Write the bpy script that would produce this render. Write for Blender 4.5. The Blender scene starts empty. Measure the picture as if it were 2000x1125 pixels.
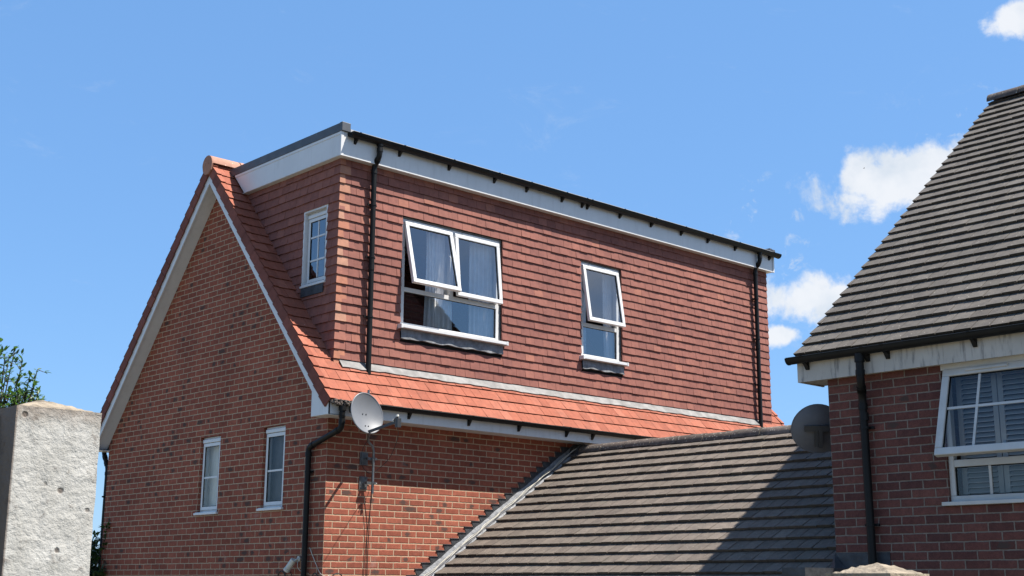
import bpy, math, random
from math import sin, cos, pi, radians, sqrt, atan2, hypot
from mathutils import Vector, Matrix
R = random.Random(7)
S = bpy.context.scene
COL = S.collection

# ------------------------------------------------------------------ camera, sky, sun, exposure
cam = bpy.data.cameras.new('camera'); camo = bpy.data.objects.new('camera', cam); COL.objects.link(camo)
CAM = Vector((-8.67901, -12.53615, -0.17934))
YAW, PITCH, ROLL = radians(42.74828), radians(12.87966), radians(0.3029)
_f = Vector((cos(PITCH)*sin(YAW), cos(PITCH)*cos(YAW), sin(PITCH)))
_r = Vector((cos(YAW), -sin(YAW), 0)); _u = _r.cross(_f)
_r2 = _r*cos(ROLL)+_u*sin(ROLL); _u2 = _u*cos(ROLL)-_r*sin(ROLL)
m = Matrix((( _r2.x,_u2.x,-_f.x,CAM.x),(_r2.y,_u2.y,-_f.y,CAM.y),(_r2.z,_u2.z,-_f.z,CAM.z),(0,0,0,1)))
camo.matrix_world = m
cam.sensor_width = 36; cam.lens = 2.538*18; cam.clip_start = .05; cam.clip_end = 5000
S.camera = camo
S.view_settings.view_transform = 'Standard'; S.view_settings.look = 'None'
S.view_settings.exposure = 1.15; S.view_settings.gamma = 1

SUN = Vector((.78, -1, 2.22)).normalized()
sl = bpy.data.lights.new('sun', 'SUN'); sl.energy = 5.0; sl.angle = radians(.53); sl.color = (1, .945, .86)
so = bpy.data.objects.new('sun', sl); COL.objects.link(so); so.location = (0, 0, 30)
so.rotation_euler = SUN.to_track_quat('Z', 'Y').to_euler()

W = bpy.data.worlds.new('World'); S.world = W; W.use_nodes = True
class NT:
    """tiny helper for building node trees"""
    def __init__(s, nt): s.nt = nt; s.n = nt.nodes; s.l = nt.links
    def new(s, t, **k):
        n = s.n.new(t)
        for a, b in k.items():
            if a.startswith('i_'): n.inputs[a[2:].replace('_', ' ')].default_value = b
            else: setattr(n, a, b)
        return n
    def put(s, sock, v):
        if v is None: return
        if isinstance(v, bpy.types.NodeSocket): s.l.new(v, sock)
        else: sock.default_value = v
    def math(s, op, a, b=None, c=None, clamp=False):
        n = s.n.new('ShaderNodeMath'); n.operation = op; n.use_clamp = clamp
        s.put(n.inputs[0], a); s.put(n.inputs[1], b); s.put(n.inputs[2], c); return n.outputs[0]
    def vec(s, op, a, b=None):
        n = s.n.new('ShaderNodeVectorMath'); n.operation = op
        s.put(n.inputs[0], a); s.put(n.inputs[1], b)
        return n.outputs['Value'] if op in ('DOT_PRODUCT', 'LENGTH', 'DISTANCE') else n.outputs[0]
    def comb(s, x, y, z):
        n = s.n.new('ShaderNodeCombineXYZ'); s.put(n.inputs[0], x); s.put(n.inputs[1], y); s.put(n.inputs[2], z); return n.outputs[0]
    def sep(s, v):
        n = s.n.new('ShaderNodeSeparateXYZ'); s.put(n.inputs[0], v); return n.outputs
    def noise(s, v, scale, detail=3, rough=.5, dist=0, dims='3D'):
        n = s.n.new('ShaderNodeTexNoise'); n.noise_dimensions = dims
        s.put(n.inputs['Vector'], v); n.inputs['Scale'].default_value = scale; n.inputs['Detail'].default_value = detail
        n.inputs['Roughness'].default_value = rough; n.inputs['Distortion'].default_value = dist; return n
    def ramp(s, v, stops, interp='LINEAR'):
        n = s.n.new('ShaderNodeValToRGB'); n.color_ramp.interpolation = interp; e = n.color_ramp.elements
        while len(e) < len(stops): e.new(.5)
        for i, (p, c) in enumerate(stops):
            e[i].position = p; e[i].color = (*c, 1) if len(c) == 3 else c
        s.put(n.inputs[0], v); return n.outputs[0]
    def map(s, v, a, b, c=0, d=1, smooth=True):
        n = s.n.new('ShaderNodeMapRange'); n.interpolation_type = 'SMOOTHSTEP' if smooth else 'LINEAR'
        s.put(n.inputs[0], v)
        for i, x in enumerate((a, b, c, d)): s.put(n.inputs[i+1], x)
        return n.outputs[0]
    def mix(s, f, a, b, mode='MIX'):
        n = s.n.new('ShaderNodeMix'); n.data_type = 'RGBA'; n.blend_type = mode
        s.put(n.inputs[0], f); s.put(n.inputs[6], (*a, 1) if isinstance(a, tuple) and len(a) == 3 else a)
        s.put(n.inputs[7], (*b, 1) if isinstance(b, tuple) and len(b) == 3 else b); return n.outputs[2]
def pix(x, y):          # direction in the world of a point of the sky seen in the photograph
    d = _r2*((x-1000)/2538)+_u2*(-(y-562.5)/2538)+_f
    return d.normalized()
w = NT(W.node_tree)
for n in list(w.n): w.n.remove(n)
sky = w.new('ShaderNodeTexSky'); sky.sky_type = 'NISHITA'; sky.sun_disc = False
sky.sun_elevation = math.asin(SUN.z); sky.sun_rotation = atan2(SUN.x, SUN.y)
sky.air_density = 1.0; sky.dust_density = .35; sky.ozone_density = 1.6
D = w.new('ShaderNodeTexCoord').outputs['Generated']
STR = .061
dens = None
CL = [(1798, 352, 182, 68), (1680, 345, 50, 50), (1850, 330, 120, 60), (1580, 583, 92, 52), (1522, 655, 42, 22),
      (1990, 38, 66, 34)]
n1 = w.noise(D, 26, 7, .62, .3).outputs['Fac']; n2 = w.noise(D, 95, 4, .6).outputs['Fac']
nn = w.math('ADD', w.math('MULTIPLY', w.math('SUBTRACT', n1, .5), 1.9), w.math('MULTIPLY', w.math('SUBTRACT', n2, .5), .55))
for i, (x, y, a, b) in enumerate(CL):
    c = pix(x, y); rt = c.cross(Vector((0, 0, 1))).normalized(); up = rt.cross(c)
    u_ = w.math('MULTIPLY', w.vec('DOT_PRODUCT', D, tuple(rt)), 2538/a)
    v_ = w.math('MULTIPLY', w.vec('DOT_PRODUCT', D, tuple(up)), 2538/b)
    near = w.math('GREATER_THAN', w.vec('DOT_PRODUCT', D, tuple(c)), .5)
    r_ = w.math('SQRT', w.math('ADD', w.math('POWER', u_, 2), w.math('POWER', v_, 2)))
    k = w.math('ADD', w.math('SUBTRACT', 1, r_), nn)
    thin = .3 if i in (6, 7, 8) else 1
    k = w.math('MULTIPLY', w.math('MULTIPLY', w.map(k, -.12, .42), near), thin)
    dens = k if dens is None else w.math('MAXIMUM', dens, k)
# fair-weather cumulus over the part of the sky behind the photographer
sx, sy, sz = w.sep(D)
pl = w.comb(w.math('DIVIDE', sx, w.math('ADD', sz, .12)), w.math('DIVIDE', sy, w.math('ADD', sz, .12)), 0)
cb = w.noise(pl, 1.1, 8, .6, .2).outputs['Fac']
back = w.math('MULTIPLY', w.map(w.math('MULTIPLY', sy, -1), .05, .3), w.map(sz, .28, .42))
dens = w.math('MAXIMUM', dens, w.math('MULTIPLY', w.map(cb, .38, .68, 0, .8), back))
# broken shreds near the big cloud
fr_ = w.map(w.noise(D, 62, 6, .66, .4).outputs['Fac'], .55, .74)
for x, y, a in ((1490, 425, 110), (1880, 250, 120), (1540, 500, 70)):
    e_ = w.map(w.vec('DISTANCE', D, tuple(pix(x, y))), a/2538, a/2538*.25)
    dens = w.math('MAXIMUM', dens, w.math('MULTIPLY', w.math('MULTIPLY', fr_, e_), .75))
# thin wisps
wi = w.noise(w.vec('MULTIPLY', D, (1, 1, 2.2)), 13, 8, .68, .6).outputs['Fac']
dens = w.math('MAXIMUM', dens, w.math('MULTIPLY', w.map(wi, .58, .8), .16))
shade = w.map(w.noise(w.vec('ADD', D, (0, 0, -.012)), 17, 5, .55).outputs['Fac'], .35, .62)
ccol = w.mix(shade, (.31/STR, .345/STR, .385/STR), (.415/STR, .425/STR, .44/STR))
skyc = w.mix(.6, w.mix(1.0, sky.outputs[0], (1.10, 1.30, 1.46), 'MULTIPLY'), (.190/(2.22*STR), .44/(2.22*STR), .90/(2.22*STR)))
bg = w.new('ShaderNodeBackground'); bg.inputs[1].default_value = STR
w.put(bg.inputs[0], w.mix(w.math('MULTIPLY', dens, .93), skyc, ccol))
wo = w.new('ShaderNodeOutputWorld'); w.l.new(bg.outputs[0], wo.inputs[0])

# ------------------------------------------------------------------ materials
def mat(name):
    m = bpy.data.materials.new(name); m.use_nodes = True
    t = NT(m.node_tree); b = t.n['Principled BSDF']; return m, t, b
def plain(name, col, rough=.5, spec=.5, metal=0, var=.12, scale=6, bump=0, bscale=60, dirt=None, dirt_amt=.5, streak=False):
    m, t, b = mat(name)
    P = t.new('ShaderNodeTexCoord').outputs['Object']
    nf = t.noise(P, scale, 5, .6).outputs['Fac']
    c = t.mix(t.map(nf, .3, .7), tuple(x*(1-var) for x in col), tuple(min(1, x*(1+var)) for x in col))
    if dirt:
        v = t.vec('MULTIPLY', P, (7, 7, .9)) if streak else P
        d = t.noise(v, scale*.7, 6, .65).outputs['Fac']
        c = t.mix(t.math('MULTIPLY', t.map(d, .5, .72), dirt_amt), c, dirt)
    t.put(b.inputs['Base Color'], c)
    b.inputs['Roughness'].default_value = rough; b.inputs['Specular IOR Level'].default_value = spec; b.inputs['Metallic'].default_value = metal
    if bump:
        bn = t.new('ShaderNodeBump'); bn.inputs['Strength'].default_value = bump; bn.inputs['Distance'].default_value = .01
        t.put(bn.inputs['Height'], t.noise(P, bscale, 5, .6).outputs['Fac']); t.put(b.inputs['Normal'], bn.outputs[0])
    return m
def brick(name, axis, h0, z0, par, cols, mortar, dark=.09, darkc=(.062, .044, .038), white=0, flip=False):
    """stretcher bond laid out in metres on the wall; par = which rows are shifted by half a brick"""
    m, t, b = mat(name)
    P = t.new('ShaderNodeTexCoord').outputs['Object']; x, y, z = t.sep(P)
    N = t.new('ShaderNodeNewGeometry').outputs['Normal']
    nx, ny, nz = t.sep(N)
    side = t.math('GREATER_THAN', t.math('ABSOLUTE', nx), .5)          # 1 on faces looking along X
    wob = t.math('MULTIPLY', t.math('SUBTRACT', t.noise(P, 9, 3).outputs['Fac'], .5), .012)
    wob2 = t.math('MULTIPLY', t.math('SUBTRACT', t.noise(P, 55, 2).outputs['Fac'], .5), .007)
    ww = t.math('ADD', wob, wob2)
    hy = t.math('SUBTRACT', y, h0[1]); hx = t.math('SUBTRACT', x, h0[0])
    h = t.math('ADD', t.math('ADD', t.math('MULTIPLY', hy, side), t.math('MULTIPLY', hx, t.math('SUBTRACT', 1, side))), ww)
    if flip: h = t.math('MULTIPLY', h, -1)
    zz = t.math('DIVIDE', t.math('ADD', t.math('SUBTRACT', z, z0), t.math('MULTIPLY', ww, .8)), .075)
    row = t.math('FLOOR', zz); fv = t.math('SUBTRACT', zz, row)
    odd = t.math('FLOORED_MODULO', row, 2)                                # 0/1
    sh = t.math('ABSOLUTE', t.math('SUBTRACT', odd, t.math('ABSOLUTE', t.math('SUBTRACT', side, par))))
    uu = t.math('DIVIDE', t.math('ADD', h, t.math('MULTIPLY', sh, .1125)), .225)
    col = t.math('FLOOR', uu); fu = t.math('SUBTRACT', uu, col)
    # distance to the joint in metres
    du = t.math('MULTIPLY', t.math('SUBTRACT', .5, t.math('ABSOLUTE', t.math('SUBTRACT', fu, .5))), .225)
    dv = t.math('MULTIPLY', t.math('SUBTRACT', .5, t.math('ABSOLUTE', t.math('SUBTRACT', fv, .5))), .075)
    dm = t.math('MINIMUM', du, dv)
    face = t.map(dm, .0042, .0072)
    wn = t.new('ShaderNodeTexWhiteNoise'); t.put(wn.inputs['Vector'], t.comb(col, row, side)); r1, r2, r3 = t.sep(wn.outputs['Color'])
    c = t.ramp(r1, [(0, cols[0]), (.3, cols[1]), (.65, cols[2]), (1, cols[3])])
    fine = t.noise(P, 90, 6, .7).outputs['Fac']; big = t.noise(P, 1.1, 3).outputs['Fac']; mid = t.noise(P, 18, 4, .6).outputs['Fac']
    c = t.mix(1.0, c, t.ramp(fine, [(.25, (.62, .6, .6)), (.5, (1, 1, 1)), (.8, (1.25, 1.18, 1.12))]), 'MULTIPLY')
    c = t.mix(1.0, c, t.ramp(mid, [(.3, (.8, .8, .82)), (.7, (1.15, 1.12, 1.1))]), 'MULTIPLY')
    # over-burnt dark hearts
    cu = t.math('SUBTRACT', fu, t.math('ADD', .3, t.math('MULTIPLY', r3, .4))); cv = t.math('SUBTRACT', fv, .5)
    rad = t.math('SQRT', t.math('ADD', t.math('MULTIPLY', t.math('POWER', cu, 2), t.math('ADD', 2, t.math('MULTIPLY', r1, 16))), t.math('MULTIPLY', t.math('POWER', cv, 2), 3)))
    blob = t.map(t.math('ADD', rad, t.math('MULTIPLY', t.math('SUBTRACT', t.noise(P, 26, 4, .7).outputs['Fac'], .5), 1.5)), .88, .35)
    clus = t.map(t.noise(P, .9, 3, .6).outputs['Fac'], .38, .66, dark*.25, dark*2.4)
    dk = t.math('MULTIPLY', blob, t.math('LESS_THAN', r2, clus))
    c = t.mix(t.math('MULTIPLY', dk, .88), c, darkc)
    mc = t.mix(t.map(t.noise(P, 30, 4).outputs['Fac'], .3, .7), tuple(v*.78 for v in mortar), mortar)
    c = t.mix(face, mc, c)
    c = t.mix(1.0, c, t.ramp(big, [(.3, (.88, .87, .87)), (.7, (1.1, 1.08, 1.06))]), 'MULTIPLY')
    if white:
        c = t.mix(t.math('MULTIPLY', t.map(t.noise(P, 2.3, 7, .72, .5).outputs['Fac'], .62, .72), white), c, (.30, .22, .19))
    t.put(b.inputs['Base Color'], c); b.inputs['Roughness'].default_value = .92; b.inputs['Specular IOR Level'].default_value = .2
    bn = t.new('ShaderNodeBump'); bn.inputs['Strength'].default_value = .8; bn.inputs['Distance'].default_value = .006
    hh = t.math('ADD', t.math('MULTIPLY', t.map(dm, .003, .012), .9), t.math('MULTIPLY', fine, .35))
    t.put(bn.inputs['Height'], hh); t.put(b.inputs['Normal'], bn.outputs[0])
    return m
def tilemat(name, stops, speck=None, rough=.85, fine=.25, moss=0, mott=1.0, bump=.35, stain=None, spec=.25):
    m, t, b = mat(name)
    P = t.new('ShaderNodeTexCoord').outputs['Object']
    at = t.new('ShaderNodeAttribute'); at.attribute_name = 'tone'; tone = at.outputs['Fac']
    c = t.ramp(tone, stops)
    f = t.noise(P, 120, 5, .7).outputs['Fac']; mid = t.noise(P, 14, 5, .6).outputs['Fac']; big = t.noise(P, 1.3, 4).outputs['Fac']
    c = t.mix(1.0, c, t.ramp(f, [(.25, (1-fine,)*3), (.75, (1+fine,)*3)]), 'MULTIPLY')
    c = t.mix(1.0, c, t.ramp(mid, [(.3, (1-.16*mott, 1-.16*mott, 1-.14*mott)), (.7, (1+.14*mott, 1+.13*mott, 1+.12*mott))]), 'MULTIPLY')
    c = t.mix(1.0, c, t.ramp(big, [(.3, (.9, .9, .9)), (.7, (1.1, 1.09, 1.07))]), 'MULTIPLY')
    if stain: c = t.mix(t.math('MULTIPLY', t.map(t.noise(t.vec('MULTIPLY', P, (1, 1, 1)), 4.5, 7, .7).outputs['Fac'], .5, .68), stain[3]), c, stain[:3])
    if speck:
        v = t.new('ShaderNodeTexVoronoi'); v.inputs['Scale'].default_value = speck[0]; t.put(v.inputs['Vector'], P)
        sel = t.math('LESS_THAN', t.sep(v.outputs['Color'])[0], speck[1])
        dist = t.math('ADD', v.outputs['Distance'], t.math('MULTIPLY', t.math('SUBTRACT', f, .5), .25))
        sp = t.math('MULTIPLY', t.map(dist, speck[2], speck[2]*.5), sel)
        c = t.mix(t.math('MULTIPLY', sp, .85), c, speck[3])
    t.put(b.inputs['Base Color'], c); b.inputs['Roughness'].default_value = rough; b.inputs['Specular IOR Level'].default_value = spec
    bn = t.new('ShaderNodeBump'); bn.inputs['Strength'].default_value = bump; bn.inputs['Distance'].default_value = .004
    t.put(bn.inputs['Height'], t.math('ADD', f, mid)); t.put(b.inputs['Normal'], bn.outputs[0])
    return m
BR = [(.195, .060, .038), (.22, .067, .043), (.245, .076, .048), (.27, .088, .056)]
M = {}
M['brick_main'] = brick('red_brick', 0, (0, 0), 0, 1, BR, (.41, .305, .21), .11, white=.35)
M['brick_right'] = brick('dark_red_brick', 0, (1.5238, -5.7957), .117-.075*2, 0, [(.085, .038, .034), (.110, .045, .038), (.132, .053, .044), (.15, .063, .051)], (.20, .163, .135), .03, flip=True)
M['roof_orange'] = tilemat('orange_roof_tile', [(0, (.21, .064, .039)), (.5, (.25, .079, .048)), (1, (.29, .102, .066))], (26, .05, .16, (.6, .42, .36)), fine=.14, mott=.9, stain=(.15, .065, .045, .38))
M['verge_red'] = tilemat('dull_red_verge_tile', [(0, (.13, .045, .035)), (1, (.19, .065, .048))], fine=.15)
M['ridge_orange'] = tilemat('clay_ridge_tile', [(0, (.26, .12, .08)), (1, (.34, .19, .14))], (18, .3, .2, (.7, .5, .42)), fine=.15)
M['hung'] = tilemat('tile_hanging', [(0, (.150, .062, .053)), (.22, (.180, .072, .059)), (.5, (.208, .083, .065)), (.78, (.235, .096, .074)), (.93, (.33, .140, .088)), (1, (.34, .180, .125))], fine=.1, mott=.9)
M['roof_grey'] = tilemat('weathered_brown_grey_tile', [(0, (.090, .074, .062)), (.5, (.124, .103, .086)), (1, (.156, .131, .110))], (55, .11, .24, (.42, .38, .31)), fine=.3, mott=1.4, stain=(.105, .098, .08, .5))
M['roof_grey2'] = tilemat('weathered_grey_tile', [(0, (.068, .060, .052)), (.5, (.092, .082, .072)), (1, (.116, .105, .092))], (42, .09, .24, (.46, .42, .35)), fine=.3, mott=1.4, stain=(.11, .10, .08, .4))
M['ridge_grey'] = tilemat('mossy_ridge_tile', [(0, (.085, .068, .058)), (1, (.14, .115, .10))], (30, .6, .34, (.36, .33, .28)), fine=.4, mott=1.8, bump=.9, stain=(.05, .045, .035, .7))
M['upvc'] = plain('white_upvc', (.56, .56, .56), .3, .5, var=.03, scale=3, dirt=(.40, .39, .375), dirt_amt=.35, streak=True)
M['upvc_old'] = plain('weathered_cream_upvc', (.42, .385, .34), .5, .4, var=.08, scale=4, dirt=(.11, .105, .10), dirt_amt=.85, streak=True)
M['frame_old'] = plain('cream_window_frame', (.46, .45, .43), .4, .5, var=.05, dirt=(.3, .27, .24), dirt_amt=.35)
M['black'] = plain('black_pvc', (.006, .006, .006), .5, .22, var=.2, dirt=(.016, .015, .014), dirt_amt=.4)
M['trim'] = plain('dark_grey_edge_trim', (.055, .06, .07), .5, .5, var=.15, dirt=(.11, .11, .12), dirt_amt=.4)
M['trimlight'] = plain('pale_roof_membrane', (.42, .42, .42), .5, .5)
M['lead'] = plain('lead_flashing', (.15, .155, .165), .6, .4, .1, var=.3, scale=14, bump=.8, bscale=26, dirt=(.27, .275, .285), dirt_amt=.6)
M['lead_pale'] = plain('pale_lead_apron', (.185, .18, .175), .7, .3, .0, var=.25, scale=7, bump=.6, bscale=14, dirt=(.11, .11, .115), dirt_amt=.5)
M['lead_dark'] = plain('dark_lead_flashing', (.040, .042, .047), .55, .4, .2, var=.3, scale=9, bump=.8, bscale=20, dirt=(.085, .088, .095), dirt_amt=.4)
M['dark'] = plain('dark_underlay', (.02, .018, .017), .9, .1)
M['dish'] = plain('pale_grey_painted_steel', (.13, .137, .15), .45, .4, .0, var=.06, scale=5, dirt=(.14, .145, .15), dirt_amt=.35)
M['dish_dark'] = plain('dark_grey_painted_steel', (.10, .10, .11), .5, .5, .0, var=.1, scale=5, dirt=(.2, .2, .2), dirt_amt=.3)
M['galv'] = plain('galvanised_steel', (.17, .175, .18), .4, .6, .7, var=.2, scale=20, dirt=(.2, .15, .12), dirt_amt=.3)
M['arm'] = plain('black_steel_arm', (.03, .032, .036), .4, .5)
M['cable_white'] = plain('white_cable', (.42, .40, .34), .5, .4)
M['cable_black'] = plain('black_cable', (.015, .015, .015), .5, .4)
M['curtain'] = plain('pale_grey_curtain', (.80, .79, .80), .9, .1, var=.08)
M['net'] = plain('white_net', (.75, .76, .78), .9, .1)
M['blind'] = plain('white_painted_louvre', (.40, .385, .36), .5, .4, var=.05)
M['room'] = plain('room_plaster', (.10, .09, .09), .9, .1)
M['room_pale'] = plain('pale_blind_fabric', (.80, .77, .70), .9, .1, var=.08)
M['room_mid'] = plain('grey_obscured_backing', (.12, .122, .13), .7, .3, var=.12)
M['plastic'] = plain('white_plastic', (.45, .44, .40), .4, .5, dirt=(.4, .36, .3), dirt_amt=.5)
M['bark'] = plain('bark', (.09, .07, .05), .9, .1, var=.3, scale=20, bump=.6)
M['garage_render'] = plain('garage_brick_face', (.24, .10, .07), .9, .2)
M['ground'] = plain('gravel_and_grass', (.16, .15, .12), .95, .1, var=.3, scale=.8, bump=.5, bscale=8, dirt=(.07, .10, .04), dirt_amt=.8)
M['concrete'] = plain('grey_concrete', (.14, .13, .11), .9, .2, var=.3, scale=7, bump=1.0, bscale=30, dirt=(.10, .085, .065), dirt_amt=.7)
M['concrete_pale'] = plain('pale_concrete', (.24, .20, .15), .9, .2, var=.25, scale=14, bump=1.0, bscale=50, dirt=(.08, .065, .05), dirt_amt=.8)

def glassmat(name, tint, boost, rough=0.0, f0=.06):
    m, t, b = mat(name); t.n.remove(b)
    fr = t.new('ShaderNodeFresnel'); fr.inputs[0].default_value = 1.5
    fac = t.math('ADD', t.math('MULTIPLY', fr.outputs[0], boost), f0, clamp=True)
    tr = t.new('ShaderNodeBsdfTransparent'); tr.inputs[0].default_value = (*tint, 1)
    gl = t.new('ShaderNodeBsdfGlossy'); gl.inputs['Roughness'].default_value = rough; gl.inputs[0].default_value = (.93, .96, 1, 1)
    mx = t.new('ShaderNodeMixShader'); t.put(mx.inputs[0], fac); t.l.new(tr.outputs[0], mx.inputs[1]); t.l.new(gl.outputs[0], mx.inputs[2])
    t.l.new(mx.outputs[0], t.n['Material Output'].inputs[0]); return m
M['glass'] = glassmat('window_glass', (.90, .93, .93), 2.0, f0=.11)
M['glass_obs'] = glassmat('obscured_glass', (.92, .93, .92), .7, .12, .0)
M['glass_plain'] = glassmat('clear_glass', (.8, .83, .84), 1.2, 0, .0)

def leafmat(name, a, b_):
    m, t, b = mat(name)
    at = t.new('ShaderNodeAttribute'); at.attribute_name = 'tone'
    c = t.ramp(at.outputs['Fac'], [(0, a), (1, b_)])
    t.put(b.inputs['Base Color'], c); b.inputs['Roughness'].default_value = .45
    tl = t.new('ShaderNodeBsdfTranslucent'); t.put(tl.inputs[0], t.mix(1., c, (1.3, 1.6, .5), 'MULTIPLY'))
    mx = t.new('ShaderNodeMixShader'); mx.inputs[0].default_value = .3
    t.l.new(b.outputs[0], mx.inputs[1]); t.l.new(tl.outputs[0], mx.inputs[2]); t.l.new(mx.outputs[0], t.n['Material Output'].inputs[0]); return m
M['leaf'] = leafmat('leaf', (.025, .060, .022), (.10, .17, .055))
M['leaf_dark'] = leafmat('dark_leaf', (.015, .035, .012), (.07, .11, .035))

# white roughcast for the gate pier
def roughcast():
    m, t, b = mat('white_roughcast')
    P = t.new('ShaderNodeTexCoord').outputs['Object']; x, y, z = t.sep(P)
    n1 = t.noise(P, 38, 6, .62, .0).outputs['Fac']; n2 = t.noise(P, 9, 5, .6).outputs['Fac']; n3 = t.noise(P, 17, 5, .7, .25).outputs['Fac']
    c = t.mix(t.map(n2, .3, .7), (.325, .315, .29), (.405, .395, .37))
    c = t.mix(t.math('MULTIPLY', t.map(n3, .57, .70), .7), c, (.15, .13, .115))
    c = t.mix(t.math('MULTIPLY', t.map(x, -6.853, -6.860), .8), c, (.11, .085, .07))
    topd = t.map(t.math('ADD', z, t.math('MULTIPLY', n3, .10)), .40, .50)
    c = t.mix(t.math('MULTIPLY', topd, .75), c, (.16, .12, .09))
    v = t.new('ShaderNodeTexVoronoi'); v.inputs['Scale'].default_value = 19; t.put(v.inputs['Vector'], P)
    sel = t.math('LESS_THAN', t.sep(v.outputs['Color'])[0], .30); pit = t.math('MULTIPLY', t.map(t.math('ADD', v.outputs['Distance'], t.math('MULTIPLY', n1, .2)), .36, .22), sel)
    c = t.mix(t.math('MULTIPLY', pit, .8), c, (.07, .05, .04))
    t.put(b.inputs['Base Color'], c); b.inputs['Roughness'].default_value = .9; b.inputs['Specular IOR Level'].default_value = .2
    bn = t.new('ShaderNodeBump'); bn.inputs['Strength'].default_value = .8; bn.inputs['Distance'].default_value = .009
    t.put(bn.inputs['Height'], t.math('SUBTRACT', t.math('ADD', n1, n3), t.math('MULTIPLY', pit, .8))); t.put(b.inputs['Normal'], bn.outputs[0]); return m
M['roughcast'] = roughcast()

# ------------------------------------------------------------------ mesh helpers
class MB:
    def __init__(s): s.v = []; s.f = []; s.t = []; s.ch = []
    def add(s, vs, fs, tone=.5):
        o = len(s.v); s.v += [tuple(v) for v in vs]
        c = len(s.f)
        for f in fs: s.f.append([i+o for i in f]); s.t.append(tone)
        s.ch.append((o, len(s.v), c, len(s.f)))
    def box(s, a, b, tone=.5):
        x0, x1 = sorted((a[0], b[0])); y0, y1 = sorted((a[1], b[1])); z0, z1 = sorted((a[2], b[2]))
        s.hexa([(x0,y0,z0),(x1,y0,z0),(x1,y1,z0),(x0,y1,z0),(x0,y0,z1),(x1,y0,z1),(x1,y1,z1),(x0,y1,z1)], tone)
    def hexa(s, v, tone=.5, skip=()):
        fs = [(3,2,1,0),(4,5,6,7),(0,1,5,4),(1,2,6,5),(2,3,7,6),(3,0,4,7)]
        s.add(v, [f for i, f in enumerate(fs) if i not in skip], tone)
    def bar(s, p, q, w, h, up=(0,0,1), tone=.5):
        p = Vector(p); q = Vector(q); d = (q-p).normalized(); r = d.cross(Vector(up)).normalized()*w/2; u = r.normalized().cross(d)*h/2
        s.hexa([p-r-u, p+r-u, q+r-u, q-r-u, p-r+u, p+r+u, q+r+u, q-r+u], tone)
    def prism(s, poly, ext, tone=.5):            # poly: list of 3-D points, ext: extrusion vector
        n = len(poly); e = Vector(ext); vs = [Vector(p) for p in poly]+[Vector(p)+e for p in poly]
        s.add(vs, [tuple(range(n-1, -1, -1)), tuple(range(n, 2*n))]+[(i, (i+1) % n, (i+1) % n+n, i+n) for i in range(n)], tone)
    def tube(s, pts, r, n=10, cap=True, tone=.5):
        pts = [Vector(p) for p in pts]; rs = r if isinstance(r, (list, tuple)) else [r]*len(pts)
        ring = []; prev = None
        for i, p in enumerate(pts):
            d = ((pts[min(i+1, len(pts)-1)]-p).normalized()+(p-pts[max(i-1, 0)]).normalized())
            d = d.normalized() if d.length > 1e-6 else Vector((0, 0, 1))
            if prev is None:
                a = d.cross(Vector((.31, .11, .94)) if abs(d.z) < .9 else Vector((1, .2, 0))).normalized()
            else: a = (prev-d*prev.dot(d)).normalized()
            prev = a; b = d.cross(a)
            k = 1.0
            if 0 < i < len(pts)-1:
                c_ = (pts[i+1]-p).normalized().dot((p-pts[i-1]).normalized()); k = 1/max(.75, sqrt((1+c_)/2))
            ring.append([p+(a*cos(2*pi*j/n)+b*sin(2*pi*j/n))*rs[i]*(1 if k == 1 else 1) for j in range(n)])
        vs = [v for rr in ring for v in rr]; fs = []
        for i in range(len(pts)-1):
            for j in range(n): fs.append((i*n+j, i*n+(j+1) % n, (i+1)*n+(j+1) % n, (i+1)*n+j))
        if cap: fs.append(tuple(range(n-1, -1, -1))); fs.append(tuple((len(pts)-1)*n+j for j in range(n)))
        s.add(vs, fs, tone)
    def build(s, name, m, parent=None, smooth=False, bevel=0, tone=False, split=False):
        if split:
            ob = None
            for a, b, c, d in s.ch:
                q = MB(); q.v = s.v[a:b]; q.f = [[i-a for i in f] for f in s.f[c:d]]; q.t = s.t[c:d]; ob = q.build(name, m, parent, smooth, bevel)
            return ob
        me = bpy.data.meshes.new(name); me.from_pydata(s.v, [], s.f); me.update()
        me.materials.append(M[m] if isinstance(m, str) else m)
        a = me.attributes.new('tone', 'FLOAT', 'FACE'); a.data.foreach_set('value', s.t)
        if smooth:
            me.polygons.foreach_set('use_smooth', [True]*len(me.polygons))
        o = bpy.data.objects.new(name, me); COL.objects.link(o)
        if smooth:
            md = o.modifiers.new('wn', 'EDGE_SPLIT'); md.split_angle = radians(40)
        if bevel:
            md = o.modifiers.new('bev', 'BEVEL'); md.width = bevel; md.segments = 2; md.limit_method = 'ANGLE'; md.angle_limit = radians(50)
        if parent is not None: o.parent = parent; o.matrix_parent_inverse = PW(parent)
        return o
def PW(p):
    mats = Matrix(); q = p
    chain = []
    while q is not None: chain.append(q); q = q.parent
    mw = Matrix()
    for q in reversed(chain): mw = mw @ q.matrix_parent_inverse @ q.matrix_basis
    return mw.inverted()
def tag(o, label=None, cat=None, group=None, kind=None):
    if label: o['label'] = label
    if cat: o['category'] = cat
    if group: o['group'] = group
    if kind: o['kind'] = kind
    return o
def thing(name, loc, label, cat, group=None):
    o = bpy.data.objects.new(name, None); COL.objects.link(o); o.location = loc; o.empty_display_size = .3
    return tag(o, label, cat, group)

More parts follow.
